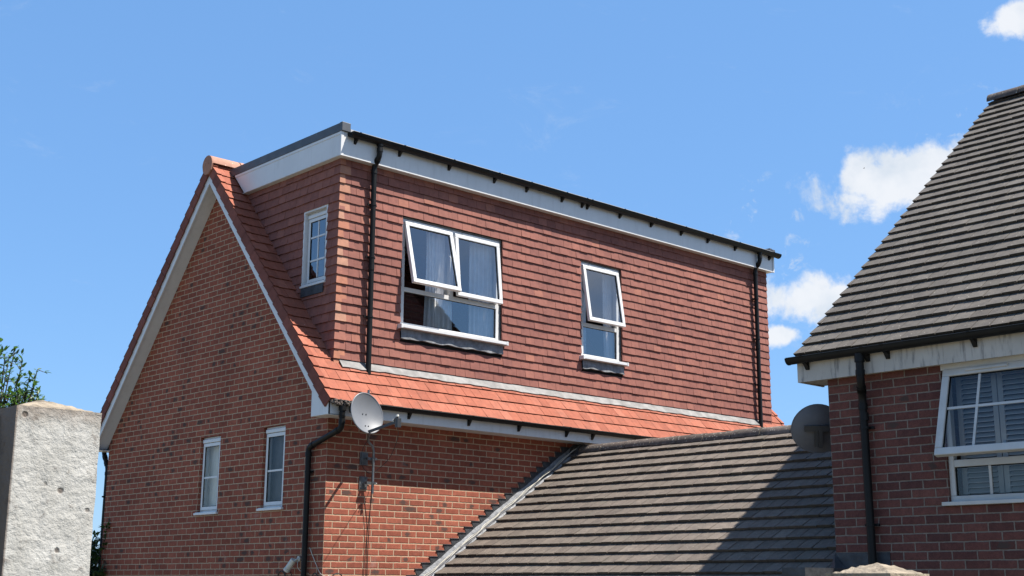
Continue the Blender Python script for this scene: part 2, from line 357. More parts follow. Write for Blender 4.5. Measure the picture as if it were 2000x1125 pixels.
def tiles(O, U, V, N, ulen, vlen, gauge, width, holes=(), t0=.010, t1=.030, jit=.0025, gap=.004, half=.5, tone=None,
          clip=None, back=True, seed=1, wjit=0, drop=0, runs=None, under=.016):
    """courses of separate tiles on the plane O + u U + v V, each lifted at its lower edge; holes = (u0,u1,v0,v1)"""
    rr = random.Random(seed); O = Vector(O); U = Vector(U).normalized(); V = Vector(V).normalized(); N = Vector(N).normalized()
    mb = MB()
    def put(u0, u1, v0, v1, va, vb, h0, h1, tn, sk):
        def sf(v): return h0+(h1-h0)*(v-va)/(vb-va)
        base = -.006
        P = lambda u, v, n: O+U*u+V*(v+sk*(u-u0))+N*n
        uc = under if v0 < va+.02 else 0
        mb.hexa([P(u0,v0+uc,base), P(u1,v0+uc,base), P(u1,v1,base), P(u0,v1,base), P(u0,v0,sf(v0)), P(u1,v0,sf(v0)), P(u1,v1,sf(v1)), P(u0,v1,sf(v1))], tn, skip=(0,))
    nr = int(math.ceil(vlen/gauge))
    for r in range(nr):
        va = r*gauge; vb = min((r+1)*gauge+.001, vlen)
        if vb-va < .03: continue
        u = -width*half*(r % 2)
        lo, hi = (0, ulen) if clip is None else clip(va, vb)
        rowj = rr.uniform(-1, 1)*jit*.6
        while u < ulen:
            ww = width*(1+rr.uniform(-wjit, wjit)); ua, ub = max(u, lo)+gap/2, min(u+ww, hi)-gap/2
            u += ww
            if ub-ua < .012: continue
            j = rr.uniform(-jit, jit)+rowj; h = t1+rr.uniform(-jit, jit)*1.2; sk = rr.uniform(-.006, .006)
            tn = tone(rr, ua, va) if tone else rr.random()
            segs = [(ua, ub, va+j, vb)]
            for (a, b, c, d) in holes:
                out = []
                for (p, q, s0, s1) in segs:
                    if q <= a or p >= b or s1 <= c or s0 >= d: out.append((p, q, s0, s1)); continue
                    if p < a: out.append((p, a, s0, s1))
                    if q > b: out.append((b, q, s0, s1))
                    p2, q2 = max(p, a), min(q, b)
                    if s0 < c: out.append((p2, q2, s0, c))
                    if s1 > d: out.append((p2, q2, d, s1))
                segs = out
            for (p, q, s0, s1) in segs:
                if q-p > .004 and s1-s0 > .004: put(p, q, s0, s1, va, vb, h, t0, tn, sk)
    return mb
def wall_with_holes(O, U, V, ulen, vlen, holes, depth, N):
    """slab split into rectangles around the openings, thickness behind the face"""
    O = Vector(O); U = Vector(U); V = Vector(V); N = Vector(N); mb = MB()
    us = sorted({0, ulen, *[h[0] for h in holes], *[h[1] for h in holes]}); vs = sorted({0, vlen, *[h[2] for h in holes], *[h[3] for h in holes]})
    for i in range(len(us)-1):
        for j in range(len(vs)-1):
            uc, vc = (us[i]+us[i+1])/2, (vs[j]+vs[j+1])/2
            if any(a < uc < b and c < vc < d for a, b, c, d in holes): continue
            P = lambda u, v, n: O+U*u+V*v+N*n
            u0, u1, v0, v1 = us[i], us[i+1], vs[j], vs[j+1]
            hole = lambda a, b: any(h[0] < a < h[1] and h[2] < b < h[3] for h in holes)
            vv = [P(u0,v0,0),P(u1,v0,0),P(u1,v1,0),P(u0,v1,0),P(u0,v0,-depth),P(u1,v0,-depth),P(u1,v1,-depth),P(u0,v1,-depth)]
            fs = [(0,1,2,3),(7,6,5,4)]
            e = 1e-3
            if u0 == 0 or hole(u0-e, vc): fs.append((0,3,7,4))
            if u1 == ulen or hole(u1+e, vc): fs.append((2,1,5,6))
            if v0 == 0 or hole(uc, v0-e): fs.append((1,0,4,5))
            if v1 == vlen or hole(uc, v1+e): fs.append((3,2,6,7))
            mb.add(vv, fs)
    return mb
def gutter(p, q, out, r=.055, name='gutter', parent=None, m='black', end=True, rim=.006):
    """half-round gutter; p, q are the ends of its back edge, out = direction away from the fascia"""
    p = Vector(p); q = Vector(q); o = Vector(out).normalized(); mb = MB(); n = 10; c0 = p+o*r
    prof = [(-r*cos(pi*i/n), -r*sin(pi*i/n)) for i in range(n+1)]
    inner = [(-(r-.004)*cos(pi*i/n), -(r-.004)*sin(pi*i/n)) for i in range(n, -1, -1)]
    poly = [c0+o*a+Vector((0, 0, 1))*b for a, b in prof+inner]
    d = q-p; N = len(poly)
    vs = poly+[v+d for v in poly]
    fs = [(i, (i+1) % N, (i+1) % N+N, i+N) for i in range(N)]
    k = n+1
    for i in range(n): fs.append((i, i+1, 2*k-2-i, 2*k-1-i)); fs.append((i+N, 2*k-1-i+N, 2*k-2-i+N, i+1+N))
    mb.add(vs, fs)
    # rolled rim
    for sgn in (1, -1):
        mb.tube([p+o*(r+sgn*r), q+o*(r+sgn*r)], rim, 6)
    if end:
        for e, dd in ((p, -d.normalized()), (q, d.normalized())):
            mb.prism([e+o*(r+a*1.06)+Vector((0, 0, b*1.06)) for a, b in prof], dd*.012)
    return mb.build(name, m, parent, smooth=True)
def brackets(parent, pts, out, m='black', r=.055, w=.03, part='gutter_bracket'):
    o = Vector(out).normalized(); s = Vector((-o.y, o.x, 0))
    first = None
    for p in pts:
        p = Vector(p)
        if first is None:
            mb = MB(); P0 = Vector((0, 0, 0))
            prof = [(-.001, -.115), (.012, -.115), (.05, -r-.012), (2*r*.75, -r*.8), (2*r+.008, .0), (2*r+.008, .008), (2*r-.01, -.01), (r, -r-.006), (-.001, -r*.2)]
            mb.prism([P0+o*a+Vector((0, 0, b))-s*w/2 for a, b in prof], s*w)
            first = mb.build(part, m, parent); ob = first
        else:
            ob = first.copy(); COL.objects.link(ob)
        ob.parent = parent; ob.matrix_parent_inverse = PW(parent); ob.location = p
def frame_rect(mb, O, U, V, N, u0, u1, v0, v1, w, d0, d1):
    """rectangular frame of section w, from depth d0 to d1 along N"""
    O = Vector(O); U = Vector(U); V = Vector(V); N = Vector(N)
    def bx(a, b, c, d):
        P = lambda u, v, n: O+U*u+V*v+N*n
        mb.hexa([P(a,c,d0),P(b,c,d0),P(b,c,d1),P(a,c,d1),P(a,d,d0),P(b,d,d0),P(b,d,d1),P(a,d,d1)])
    bx(u0, u1, v1-w, v1); bx(u0, u1, v0, v0+w); bx(u0, u0+w, v0+w, v1-w); bx(u1-w, u1, v0+w, v1-w)
def boxN(mb, O, U, V, N, a, b, c, d, d0, d1):
    O = Vector(O); U = Vector(U); V = Vector(V); N = Vector(N); P = lambda u, v, n: O+U*u+V*v+N*n
    mb.hexa([P(a,c,d0),P(b,c,d0),P(b,c,d1),P(a,c,d1),P(a,d,d0),P(b,d,d0),P(b,d,d1),P(a,d,d1)])
def room(parent, O, U, V, N, u0, u1, v0, v1, depth, m='room'):
    """inside of the room behind a window: five inward faces"""
    O = Vector(O); U = Vector(U); V = Vector(V); N = Vector(N); mb = MB(); P = lambda u, v, n: O+U*u+V*v-N*n
    a = [P(u0,v0,.02),P(u1,v0,.02),P(u1,v1,.02),P(u0,v1,.02),P(u0,v0,depth),P(u1,v0,depth),P(u1,v1,depth),P(u0,v1,depth)]
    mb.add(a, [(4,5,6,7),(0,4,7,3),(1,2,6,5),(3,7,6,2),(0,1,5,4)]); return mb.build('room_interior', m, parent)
def sash(parent, O, U, V, N, u0, u1, v0, v1, ang, w=.055, d=.05, m='upvc', bars=None, glass='glass', handle=True):
    """top-hung sash opened outward by ang degrees about its top edge"""
    O = Vector(O); U = Vector(U); V = Vector(V); N = Vector(N); a = radians(ang)
    H = O+V*v1; V2 = V*cos(a)-N*sin(a); N2 = N*cos(a)+V*sin(a)
    L = v1-v0; mb = MB()
    frame_rect(mb, H, U, V2, N2, u0, u1, -L, 0, w, -d*.4, d*.6)
    s = mb.build('sash', m, parent, bevel=.006)
    g = MB(); P = lambda u, v, n: H+U*u+V2*v+N2*n
    g.add([P(u0+w*.8, -L+w*.8, .006), P(u1-w*.8, -L+w*.8, .006), P(u1-w*.8, -w*.8, .006), P(u0+w*.8, -w*.8, .006)], [(0,1,2,3)])
    g.build('pane', glass, parent)
    gk = MB(); frame_rect(gk, H, U, V2, N2, u0+w-.004, u1-w+.004, -L+w-.004, -w+.004, .007, -.005, .016); gk.build('gasket', 'black', parent)
    if bars:
        b = MB()
        for kind, val in bars:
            if kind == 'v': boxN(b, H, U, V2, N2, val-.011, val+.011, -L+w, -w, -.004, .012)
            else: boxN(b, H, U, V2, N2, u0+w, u1-w, val-.011, val+.011, -.003, .013)
        b.build('glazing_bar', m, parent, split=True)
    if handle:
        h = MB(); um = (u0+u1)/2; boxN(h, H, U, V2, N2, um-.012, um+.012, -L+.03, -L+w+.05, -d*.4-.03, -d*.4-.002); h.build('handle', m, parent)
    if ang > 1:        # friction stays
        st = MB()
        for uu in (u0+.012, u1-.012):
            st.bar(P(uu, -L*.55, -d*.4), O+U*uu+V*(v1-L*.35)-N*.02, .012, .004)
        st.build('stay', 'galv', parent, split=True)
    return s

# ------------------------------------------------------------------ ground
def gz(x, y):
    d = (y+8.6)*.6+(x+5.5)*.25
    k = min(1, max(0, d/2.2)); k = k*k*(3-2*k); return -1.85-1.45*k
gm = MB(); xs = [-1500, -600, -200, -80, -40, -20]+[-14+i for i in range(0, 41)]+[34, 50, 90, 200, 600, 1500]
idx = {}
for i, x in enumerate(xs):
    for j, y in enumerate(xs):
        idx[i, j] = len(gm.v); gm.v.append((x, y-2, gz(x, y-2)))
for i in range(len(xs)-1):
    for j in range(len(xs)-1): gm.f.append([idx[i,j], idx[i+1,j], idx[i+1,j+1], idx[i,j+1]]); gm.t.append(.5)
tag(gm.build('ground', 'ground'), kind='structure')
GB = -3.3

# ------------------------------------------------------------------ the brick house with the dormer
HX, HY = 8.93, 5.577        # length, depth
RY, SL = 2.72, 1.173        # ridge position, slope
Z0 = 2.281                  # height of the tile surface above the front wall plane
ZR = Z0+SL*RY
house = thing('brick_house', (0, 0, GB), 'red brick house with steep orange tiled roof and big tile-hung flat-roofed dormer', 'house')
# gable wall with its two windows; outline clipped under the roof
gwin = [(.885, 1.375, .70, 1.71), (2.40, 2.905, .70, 1.70)]
def roof_under(y, drop=.22): return (Z0+SL*y if y < RY else ZR-SL*(y-RY))-drop
def gable(x, d, mb, holes):
    ys = sorted({0, HY, RY, *[h[0] for h in holes], *[h[1] for h in holes]})
    for a, b in zip(ys[:-1], ys[1:]):
        zt = lambda y: roof_under(y)
        segs = [(GB, None)]
        for h in holes:
            if h[0]-1e-4 <= a and b <= h[1]+1e-4: segs = [(GB, h[2]), (h[3], None)]
        for lo, hi in segs:
            ta = hi if hi is not None else zt(a); tb = hi if hi is not None else zt(b)
            v = [(x, a, lo), (x, b, lo), (x, b, tb), (x, a, ta), (x+d, a, lo), (x+d, b, lo), (x+d, b, tb), (x+d, a, ta)]
            mb.add(v, [(3,2,1,0),(4,5,6,7),(0,1,5,4),(2,3,7,6),(1,2,6,5),(0,4,7,3)])
mb = MB(); gable(0, .30, mb, gwin); mb.build('gable_wall', 'brick_main', house)
mb = MB(); gable(HX, -.30, mb, []); mb.build('gable_wall', 'brick_main', house)
mb = MB(); mb.box((.3, 0, GB), (HX-.3, .3, 1.9)); mb.build('front_wall', 'brick_main', house)
mb = MB(); mb.box((.3, HY-.3, GB), (HX-.3, HY, 1.9)); mb.build('rear_wall', 'brick_main', house)

# roof slopes
s_ = 1/sqrt(1+SL*SL); VX0, VX1 = -.22, 9.14
slope_len = (RY+.334)/s_
def orange(rr, u, v): return min(1, max(0, rr.gauss(.5, .22)))
mb = tiles((VX0, -.334, 1.889-.02), (1,0,0), (0, s_, SL*s_), (0, -SL*s_, s_), VX1-VX0, slope_len, .1826, .150, t0=.006, t1=.021, gap=.004, tone=orange, seed=3, wjit=.0)
mb.build('roof_slope', 'roof_orange', house)
mb = MB(); e = Vector((0, -SL*s_, s_)); a = Vector((VX0+.01, -.31, 1.889-.02+.024*SL)); q = a+Vector((0, s_, SL*s_))*(slope_len-.03)
ex = Vector((VX1-VX0-.02, 0, 0))
mb.hexa([a-e*.03, a+ex-e*.03, q+ex-e*.03, q-e*.03, a-e*.007, a+ex-e*.007, q+ex-e*.007, q-e*.007]); mb.build('roof_underlay', 'dark', house)
yb = 2*RY+.334
mb = tiles((VX1, yb, 1.889-.02), (-1,0,0), (0, -s_, SL*s_), (0, SL*s_, s_), VX1-VX0, slope_len, .1826, .30, t0=.006, t1=.024, gap=.0028, tone=orange, seed=4)
mb.build('roof_slope', 'roof_orange', house)
mb = MB(); e = Vector((0, SL*s_, s_)); a = Vector((VX0+.01, yb-.024, 1.869+.024*SL)); q = a+Vector((0, -s_, SL*s_))*(slope_len-.03)
mb.hexa([a-e*.03, q-e*.03, q+ex-e*.03, a+ex-e*.03, a-e*.007, q-e*.007, q+ex-e*.007, a+ex-e*.007]); mb.build('roof_underlay', 'dark', house)
# cloaked verge tiles: a stepped return on every course, both rakes, both ends
for (vx, dx) in ((VX0, .018), (VX1, -.018)):
    for side in (0, 1):
        mb = MB(); g = .1826
        for r in range(int(slope_len/g)+1):
            v0, v1 = r*g, min((r+1)*g+.004, slope_len)
            if v1-v0 < .05: continue
            def P(v, n):
                y = -.334+v*s_-(-n)*0; z = 1.869+v*SL*s_
                yy = y-SL*s_*n; zz = z+s_*n
                if side: yy = 2*RY-yy
                return (yy, zz)
            j = R.uniform(-.003, .003)
            top0, top1, bo0, bo1 = P(v0+j, .034), P(v1+j, .012), P(v0+j-.0, -.112), P(v1+j, -.126)
            x0 = vx-dx*.35*(1)+0; x0 = vx-abs(dx)*.5 if dx > 0 else vx+abs(dx)*.5
            xo = [x0, x0+dx]
            vs = [(xo[0], *bo0), (xo[0], *bo1), (xo[0], *top1), (xo[0], *top0), (xo[1], *bo0), (xo[1], *bo1), (xo[1], *top1), (xo[1], *top0)]
            mb.add(vs, [(0,1,2,3),(7,6,5,4),(0,4,5,1),(3,2,6,7),(0,3,7,4),(1,5,6,2)], R.random())
            # top wing that laps over the roof tiles
            t0, t1 = P(v0+j, .034), P(v1+j, .013); b0, b1 = P(v0+j, .026), P(v1+j, .005)
            xi = x0+dx*4.2
            vs = [(x0, *b0), (xi, *b0), (xi, *b1), (x0, *b1), (x0, *t0), (xi, *t0), (xi, *t1), (x0, *t1)]
            mb.hexa(vs, R.random())
        ob = mb.build('verge_tiles', 'verge_red', house)
        if side == 0: 
            ob.data.materials.append(M['roof_orange'])
            for i, p in enumerate(ob.data.polygons):
                if i % 12 >= 6: p.material_index = 1
# ridge tiles
def ridge(p, q, r, n_t, m, parent, seed=1, wing=.5, cap=True, name='ridge_tiles', flatten=.8):
    rr = random.Random(seed); p = Vector(p); q = Vector(q); d = (q-p); L = d.length; d.normalize(); s = Vector((-d.y, d.x, 0)); mb = MB()
    for i in range(n_t):
        a = p+d*(L*i/n_t+.004); b = p+d*(L*(i+1)/n_t-.010); z = rr.uniform(-.007, .007); R0 = r*rr.uniform(.97, 1.04); tn = rr.random(); n = 10; v = []
        for c, k in ((a, 1.0), (b, 1.0)):
            for R_ in (R0, R0-.016):
                for j in range(n+1):
                    th = pi*(.0+j/n); v.append(c+s*(cos(th)*R_)+Vector((0, 0, sin(th)*R_*flatten+z)))
        k = n+1; fs = []
        for j in range(n):
            fs += [(j, j+1, 2*k+j+1, 2*k+j), (k+j+1, k+j, 3*k+j, 3*k+j+1), (j+1, j, k+j, k+j+1), (2*k+j, 2*k+j+1, 3*k+j+1, 3*k+j)]
        fs += [(0, 2*k, 3*k, k), (n, k+n, 3*k+n, 2*k+n)]
        mb.add(v, fs, tn)
        # mortar bedding collar between tiles
        if i: 
            c = p+d*(L*i/n_t-.002); v = []
            for cc in (c-d*.016, c+d*.016):
                for j in range(n+1):
                    th = pi*j/n; v.append(cc+s*cos(th)*(r-.012)+Vector((0, 0, sin(th)*(r-.012)*flatten)))
            mb.add(v, [(j, j+1, k+j+1, k+j) for j in range(n)], .1)
    return mb.build(name, m, parent, smooth=True)
ridge((VX0-.02, RY, ZR-.075), (VX1, RY, ZR-.075), .125, 21, 'ridge_orange', house, 5, flatten=1.0)
mb = MB(); prof = []
for i in range(17):
    th = -.28+(pi+.56)*i/16; prof.append((VX0-.035, RY+cos(th)*.128, ZR-.075+sin(th)*.128))
prof = prof[1:-1]+[(VX0-.035, RY-.105, ZR-.165), (VX0-.035, RY-.045, ZR-.215), (VX0-.035, RY+.045, ZR-.215), (VX0-.035, RY+.105, ZR-.165)]
mb.prism(prof, (.02, 0, 0))
for yy in (-.04, .045): mb.prism([(VX0-.037, RY+yy+cos(2*pi*k/8)*.009, ZR-.07+sin(2*pi*k/8)*.009) for k in range(8)], (.002, 0, 0), 0)
mb.build('ridge_end_cap', 'ridge_orange', house)
# bargeboards, verge soffits and boxed eaves at both gables
for (bx, sgn) in ((-.205, 1), (9.125, -1)):
    for side in (0, 1):
        mb = MB(); sf = MB()
        def Q(y, drop):
            z = Z0+SL*y-drop; yy = 2*RY-y if side else y
            return yy, z
        y0, y1 = -.30, RY
        # board, its top tucked behind the verge tiles
        top = .16; bot = .335
        v = []
        for x in (bx, bx+sgn*.02):
            for (y, dr) in ((y0, top), (y1, top), (y1, bot), (y0, bot)):
                v.append((x, *Q(y, dr)))
        # lower end cut level with the eaves box
        yk = (1.714+bot-Z0)/SL; n5 = []
        for x in (bx, bx+sgn*.02):
            n5 += [(x, *Q(y0, top)), (x, *Q(y1, top)), (x, *Q(y1, bot)), (x, *Q(yk, bot)), (x, Q(y0, 0)[0], 1.714)]
        mb.add(n5, [(0,1,2,3,4),(9,8,7,6,5)]+[(i, i+5, (i+1) % 5+5, (i+1) % 5) for i in range(5)])
        mb.build('bargeboard', 'upvc', house)
        xin = 0 if sgn > 0 else HX
        a0 = (bx+sgn*.02)
        v = []
        for (y, dr) in ((-.2, bot-.045), (y1, bot-.045), (y1, bot-.03), (-.2, bot-.03)):
            for x in (a0, xin): v.append((x, *Q(y, dr)))
        sf.add(v, [(0,1,3,2),(4,5,7,6),(2,3,5,4),(0,6,7,1),(0,2,4,6),(1,7,5,3)]); sf.build('verge_soffit', 'upvc', house)
        # boxed end
        ye = -.30 if not side else 2*RY+.30
        yw = .0 if not side else HY-.0
        bb = MB(); zb = 1.708
        ya, yc = (ye, .045) if not side else (HY-.03, ye)
        lo, hi = sorted((ya, yc))
        def zt(y): yy = 2*RY-y if side else y; return Z0+SL*yy-.065
        v = []
        for x in (bx-sgn*.004, bx+sgn*.022):
            v += [(x, lo, zb), (x, hi, zb), (x, hi, zt(hi)), (x, lo, zt(lo))]
        bb.add(v, [(3,2,1,0),(4,5,6,7),(0,1,5,4),(2,3,7,6),(1,2,6,5),(0,4,7,3)])
        bb.box((a0, lo, zb), (xin, hi, zb+.012))
        bb.build('eaves_box', 'upvc', house, bevel=.003)
# eaves fascia and soffit, gutter
for (yf, yw, d) in ((-.30, 0, -1), (2*RY+.30, HY, 1)):
    mb = MB(); mb.box((-.208, yf, 1.706), (9.128, yf-d*.018, 1.868)); mb.build('fascia_board', 'upvc', house)
    mb = MB(); mb.box((.0, min(yf-d*.018, yw), 1.712), (HX, max(yf-d*.018, yw), 1.722)); mb.build('eaves_soffit', 'upvc', house)
    g = gutter((-.14, yf+d*.002, 1.866), (9.12, yf+d*.002, 1.866), (0, d, 0), .046, parent=house)
brackets(house, [(x, -.302, 1.866) for x in (.10, .95, 1.9, 2.75, 3.62, 4.12, 5.0, 5.9, 6.8, 7.7, 8.6)], (0, -1, 0), r=.046)
# moss and an old nest lodged under the first tiles
mb = MB()
for i in range(130):
    x = R.uniform(-.2, .12); p = Vector((x, R.uniform(-.40, -.31), 1.845+R.uniform(-.02, .03))); s2 = R.uniform(.006, .016)
    mb.box(p-Vector((s2, s2, s2)), p+Vector((s2*R.uniform(.4, 1.5), s2, s2*R.uniform(.3, 1))))
mb.build('moss_in_gutter', 'ridge_grey', house)
# rain pipe at the corner: outlet, swan neck over to the gable wall, drop
def pipe(name, pts, r, parent, m='black', clips=(), collars=(), clip_dir=(0, 1, 0)):
    mb = MB(); pts = [Vector(p) for p in pts]
    # round every bend a little
    out = [pts[0]]
    for i in range(1, len(pts)-1):
        a, b, c = pts[i-1], pts[i], pts[i+1]; k = min(.05, (b-a).length*.4, (c-b).length*.4)
        p0 = b+(a-b).normalized()*k; p1 = b+(c-b).normalized()*k
        for t_ in (0, .25, .5, .75, 1): out.append(p0*(1-t_)**2+b*2*t_*(1-t_)+p1*t_*t_)
    out.append(pts[-1]); mb.tube(out, r, 14)
    ob = mb.build(name, m, parent, smooth=True)
    for i in range(1, len(pts)-1):
        a, b, c = pts[i-1], pts[i], pts[i+1]; s = MB()
        for e in (a, c):
            dd = (e-b).normalized(); s.tube([b+dd*.055, b+dd*.105], r*1.16, 14)
        s.build('pipe_socket', m, parent, smooth=True, split=True)
    for c in collars:
        s = MB(); c = Vector(c); s.tube([c-Vector((0, 0, .035)), c+Vector((0, 0, .035))], r*1.15, 14); s.build('pipe_socket', m, parent, smooth=True, split=True)
    for c in clips:
        c = Vector(c); cd = Vector(clip_dir); s = MB(); s.tube([c-Vector((0, 0, .011)), c+Vector((0, 0, .011))], r*1.17, 14)
        sd = Vector((cd.y, -cd.x, 0)); s.bar(c-sd*(r+.035)+cd*r*.8, c+sd*(r+.035)+cd*r*.8, .02, .022); s.tube([c+cd*r*.8, c+cd*(r+.03)], .012, 8)
        s.build('pipe_clip', m, parent)
    return ob
pipe('downpipe', [(-.05, -.355, 1.81), (-.055, -.355, 1.555), (-.052, .295, 1.385), (-.052, .295, GB)], .034, house, clips=[(-.052, .295, 1.10), (-.052, .295, -.7)], collars=[(-.052, .295, -1.2)], clip_dir=(1, 0, 0))
mb = MB(); mb.tube([(-.05, -.355, 1.83), (-.05, -.355, 1.755)], .043, 14)
for z in (1.70, 1.685): mb.tube([(-.053, -.355, z), (-.053, -.355, z+.006)], .0405, 14)
mb.build('gutter_outlet', 'black', house, smooth=True, split=True)
# rear pipe seen past the left edge of the gable wall
pipe('downpipe', [(.03, 2*RY+.355, 1.82), (.03, 2*RY+.355, 1.70), (.03, HY+.06, 1.47), (.03, HY+.06, GB)], .034, house, clips=[(.03, HY+.06, 1.05)], clip_dir=(0, -1, 0))

# stepped lead flashing on the front wall above the link roof
LX, LZ, LS = 4.10, 1.633, .665   # link roof ridge position, height, slope
def lowz(x): return LZ-LS*(LX-x)
mb = MB(); step = .075
z = -1.0+.0
k = int(math.floor(-1.0/.075))
while k*.075 < 1.60:
    z0 = k*.075
    x_lo = LX-(LZ-z0)/LS                      # where roof surface is at z0
    zt = z0+.004; xl = x_lo-.20
    zb1 = lowz(xl+.13)
    # saw-tooth piece: top edge along the joint, sloping front edge down to the roof
    jx = R.uniform(-.008, .008)
    pts = [(xl+jx, 0, zt+.072), (xl+.31, 0, zt+.078), (xl+.31, 0, lowz(xl+.31)+.01), (xl+.118+jx, 0, lowz(xl+.118)+.01), (xl+.028+jx, 0, zt+.012)]
    th = -.004-.0012*(k % 2)-.002
    mb.prism([(p[0], th, p[2]) for p in pts][::-1], (0, .006, 0))
    # turned lip into the joint catches the light
    mb.prism([(pts[0][0]-.005, -.016, pts[0][2]+.000), (pts[1][0]-.17, -.016, pts[0][2]+.003), (pts[1][0]-.17, -.001, pts[0][2]+.006), (pts[0][0]-.005, -.001, pts[0][2]+.004)], (0, 0, .004))
    k += 1
mb.build('stepped_flashing', 'lead_dark', house)

# ---- dormer
DX0, DX1, DY = .12, 8.79, .10      # tile-hung faces
DZ0, DZ1 = 2.33, 4.96
fwin = [(1.105, 2.825, 2.95, 4.40), (4.350, 5.205, 2.95, 4.39)]
cwin = (.345, .86, 3.42, 4.40)
def hung(rr, u, v):
    t_ = rr.gauss(.48, .12)+.14*sin(u*1.7+sin(v*2.3)*1.4)*sin(v*3.1+u*.6)
    if rr.random() < .012: t_ = .82
    return min(.82, max(0, t_))
holes = [(a-DX0, b-DX0, c-DZ0, d-DZ0) for a, b, c, d in fwin]+[(fwin[0][0]-DX0, fwin[0][1]-DX0, 2.77-DZ0, 2.95-DZ0), (fwin[1][0]-DX0, fwin[1][1]-DX0, 2.77-DZ0, 2.95-DZ0)]
HD = .115
# every hung tile face is built in upright courses with the lower edges kicked out
mb = tiles((DX0, DY+.012, DZ0), (1,0,0), (0,0,1), (0,-1,0), DX1-DX0, DZ1-DZ0+.03, HD, .165, holes, t0=.004, t1=.0205, jit=.0032, gap=.0038, under=.005, tone=hung, seed=11)
# kicked corner tiles at the left arris are lighter
mb.build('tile_hanging', 'hung', house)
def chk(va, vb): 
    return (0, RY)
hc = [(RY-.1-cwin[1], RY-.1-cwin[0], cwin[2]-DZ0, cwin[3]-DZ0)]
# cheek faces -X: u runs from the back (y = 2.62) to the front arris
mb = tiles((DX0+.012, 2.62+.0, DZ0), (0,-1,0), (0,0,1), (-1,0,0), 2.62-DY-.001, DZ1-DZ0+.03, HD, .165,
           [(2.62-cwin[1], 2.62-cwin[0], cwin[2]-DZ0, cwin[3]-DZ0)], t0=.004, t1=.0205, jit=.0032, gap=.0038, under=.005, tone=hung, seed=12)
mb.build('tile_hanging', 'hung', house)
mb = tiles((DX1-.012, DY, DZ0), (0,1,0), (0,0,1), (1,0,0), 2.5, DZ1-DZ0+.03, HD, .165, [], t0=.004, t1=.024, jit=.003, gap=.003, tone=hung, seed=13)
mb.build('tile_hanging', 'hung', house)
# arris of purpose-made angle tiles along the left corner
mb = MB()
nr = int((DZ1-DZ0)/HD)
for r in range(nr+1):
    v0 = DZ0+r*HD+R.uniform(-.002, .002); v1 = min(DZ0+(r+1)*HD+.001, DZ1+.02)
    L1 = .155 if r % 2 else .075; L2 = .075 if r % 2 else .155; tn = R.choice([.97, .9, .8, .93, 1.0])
    t1, t0 = .0235+R.uniform(-.002, .003), .0065
    def W_(x, y): return x, y
    # front leg
    mb.hexa([(DX0+.012-t1, DY+.02, v0), (DX0+L1, DY+.02, v0), (DX0+L1, DY+.02, v1), (DX0+.012-t0, DY+.02, v1),
             (DX0+.012-t1, DY+.012-t1, v0), (DX0+L1, DY+.012-t1, v0), (DX0+L1, DY+.012-t0, v1), (DX0+.012-t0, DY+.012-t0, v1)][:], tn)
    mb.hexa([(DX0+.02, DY+.02, v0), (DX0+.02, DY+L2, v0), (DX0+.02, DY+L2, v1), (DX0+.02, DY+.02, v1),
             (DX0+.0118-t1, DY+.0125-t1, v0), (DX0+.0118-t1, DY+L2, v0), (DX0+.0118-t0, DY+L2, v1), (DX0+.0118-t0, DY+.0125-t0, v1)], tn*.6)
mb.build('corner_tiles', 'hung', house)
# structure behind the tiles
sh = [(a-DX0-.02, b-DX0-.02, c-DZ0+.2, d-DZ0+.2) for a, b, c, d in fwin]
mb = wall_with_holes((DX0+.02, DY+.022, DZ0-.2), (1,0,0), (0,0,1), DX1-DX0-.04, DZ1-DZ0+.36, sh, .12, (0,-1,0)); mb.build('dormer_wall', 'dark', house)
mb = wall_with_holes((DX0+.022, 2.6, 2.35), (0,-1,0), (0,0,1), 2.6-DY-.15, 2.7, [(2.6-cwin[1], 2.6-cwin[0], cwin[2]-2.35, cwin[3]-2.35)], .12, (-1,0,0)); mb.build('dormer_wall', 'dark', house)
mb = MB(); mb.box((DX1-.14, DY+.15, 2.35), (DX1-.014, 2.6, 5.05)); mb.build('dormer_wall', 'dark', house)
# fascia of the dormer roof
FX0, FX1, FY = .04, 8.86, -.01; FB, FT = 4.945, 5.245
mb = MB(); mb.box((FX0+.012, FY, FB), (3.83, FY+.02, FT)); mb.box((3.833, FY, FB), (FX1-.012, FY+.02, FT))
mb.box((FX0+.02, FY-.003, FB-.009), (FX1-.02, FY+.03, FB+.004)); mb.box((DX0+.016, FY+.03, FB-.003), (DX1-.016, DY+.01, FB+.005))
mb.build('dormer_fascia', 'upvc', house)
ycb = (FB-Z0)/SL+.02
mb = MB(); 
for x0, x1 in ((FX0, FX0+.02), (FX1-.02, FX1)):
    yb0, yb1 = (FB-Z0)/SL-.06, (FT-Z0)/SL-.04
    mb.add([(x0, FY-.0, FB), (x0, yb0, FB), (x0, yb1, FT), (x0, FY, FT), (x1, FY, FB), (x1, yb0, FB), (x1, yb1, FT), (x1, FY, FT)], [(0,1,2,3),(7,6,5,4),(0,4,5,1),(3,2,6,7),(1,5,6,2),(0,3,7,4)])
mb.box((FX0+.002, FY+.002, FB-.006), (DX0+.015, 2.25, FB+.003)); mb.box((DX1-.015, FY+.002, FB-.006), (FX1-.002, 2.25, FB+.003))
mb.build('cheek_fascia', 'upvc', house, split=True)
mb = MB()      # thin cover strip under the trim and corner joint trims
mb.box((FX0-.007, FY+.02, FT-.035), (FX0, (FT-.03-Z0)/SL-.05, FT-.004))
mb.add([(FX0-.006, FY-.006, FB-.012), (FX0+.035, FY-.006, FB-.012), (FX0+.035, FY-.006, FT), (FX0-.006, FY-.006, FT), (FX0-.006, FY+.03, FB-.012), (FX0-.006, FY+.03, FT)], [(0,1,2,3),(4,0,3,5)])
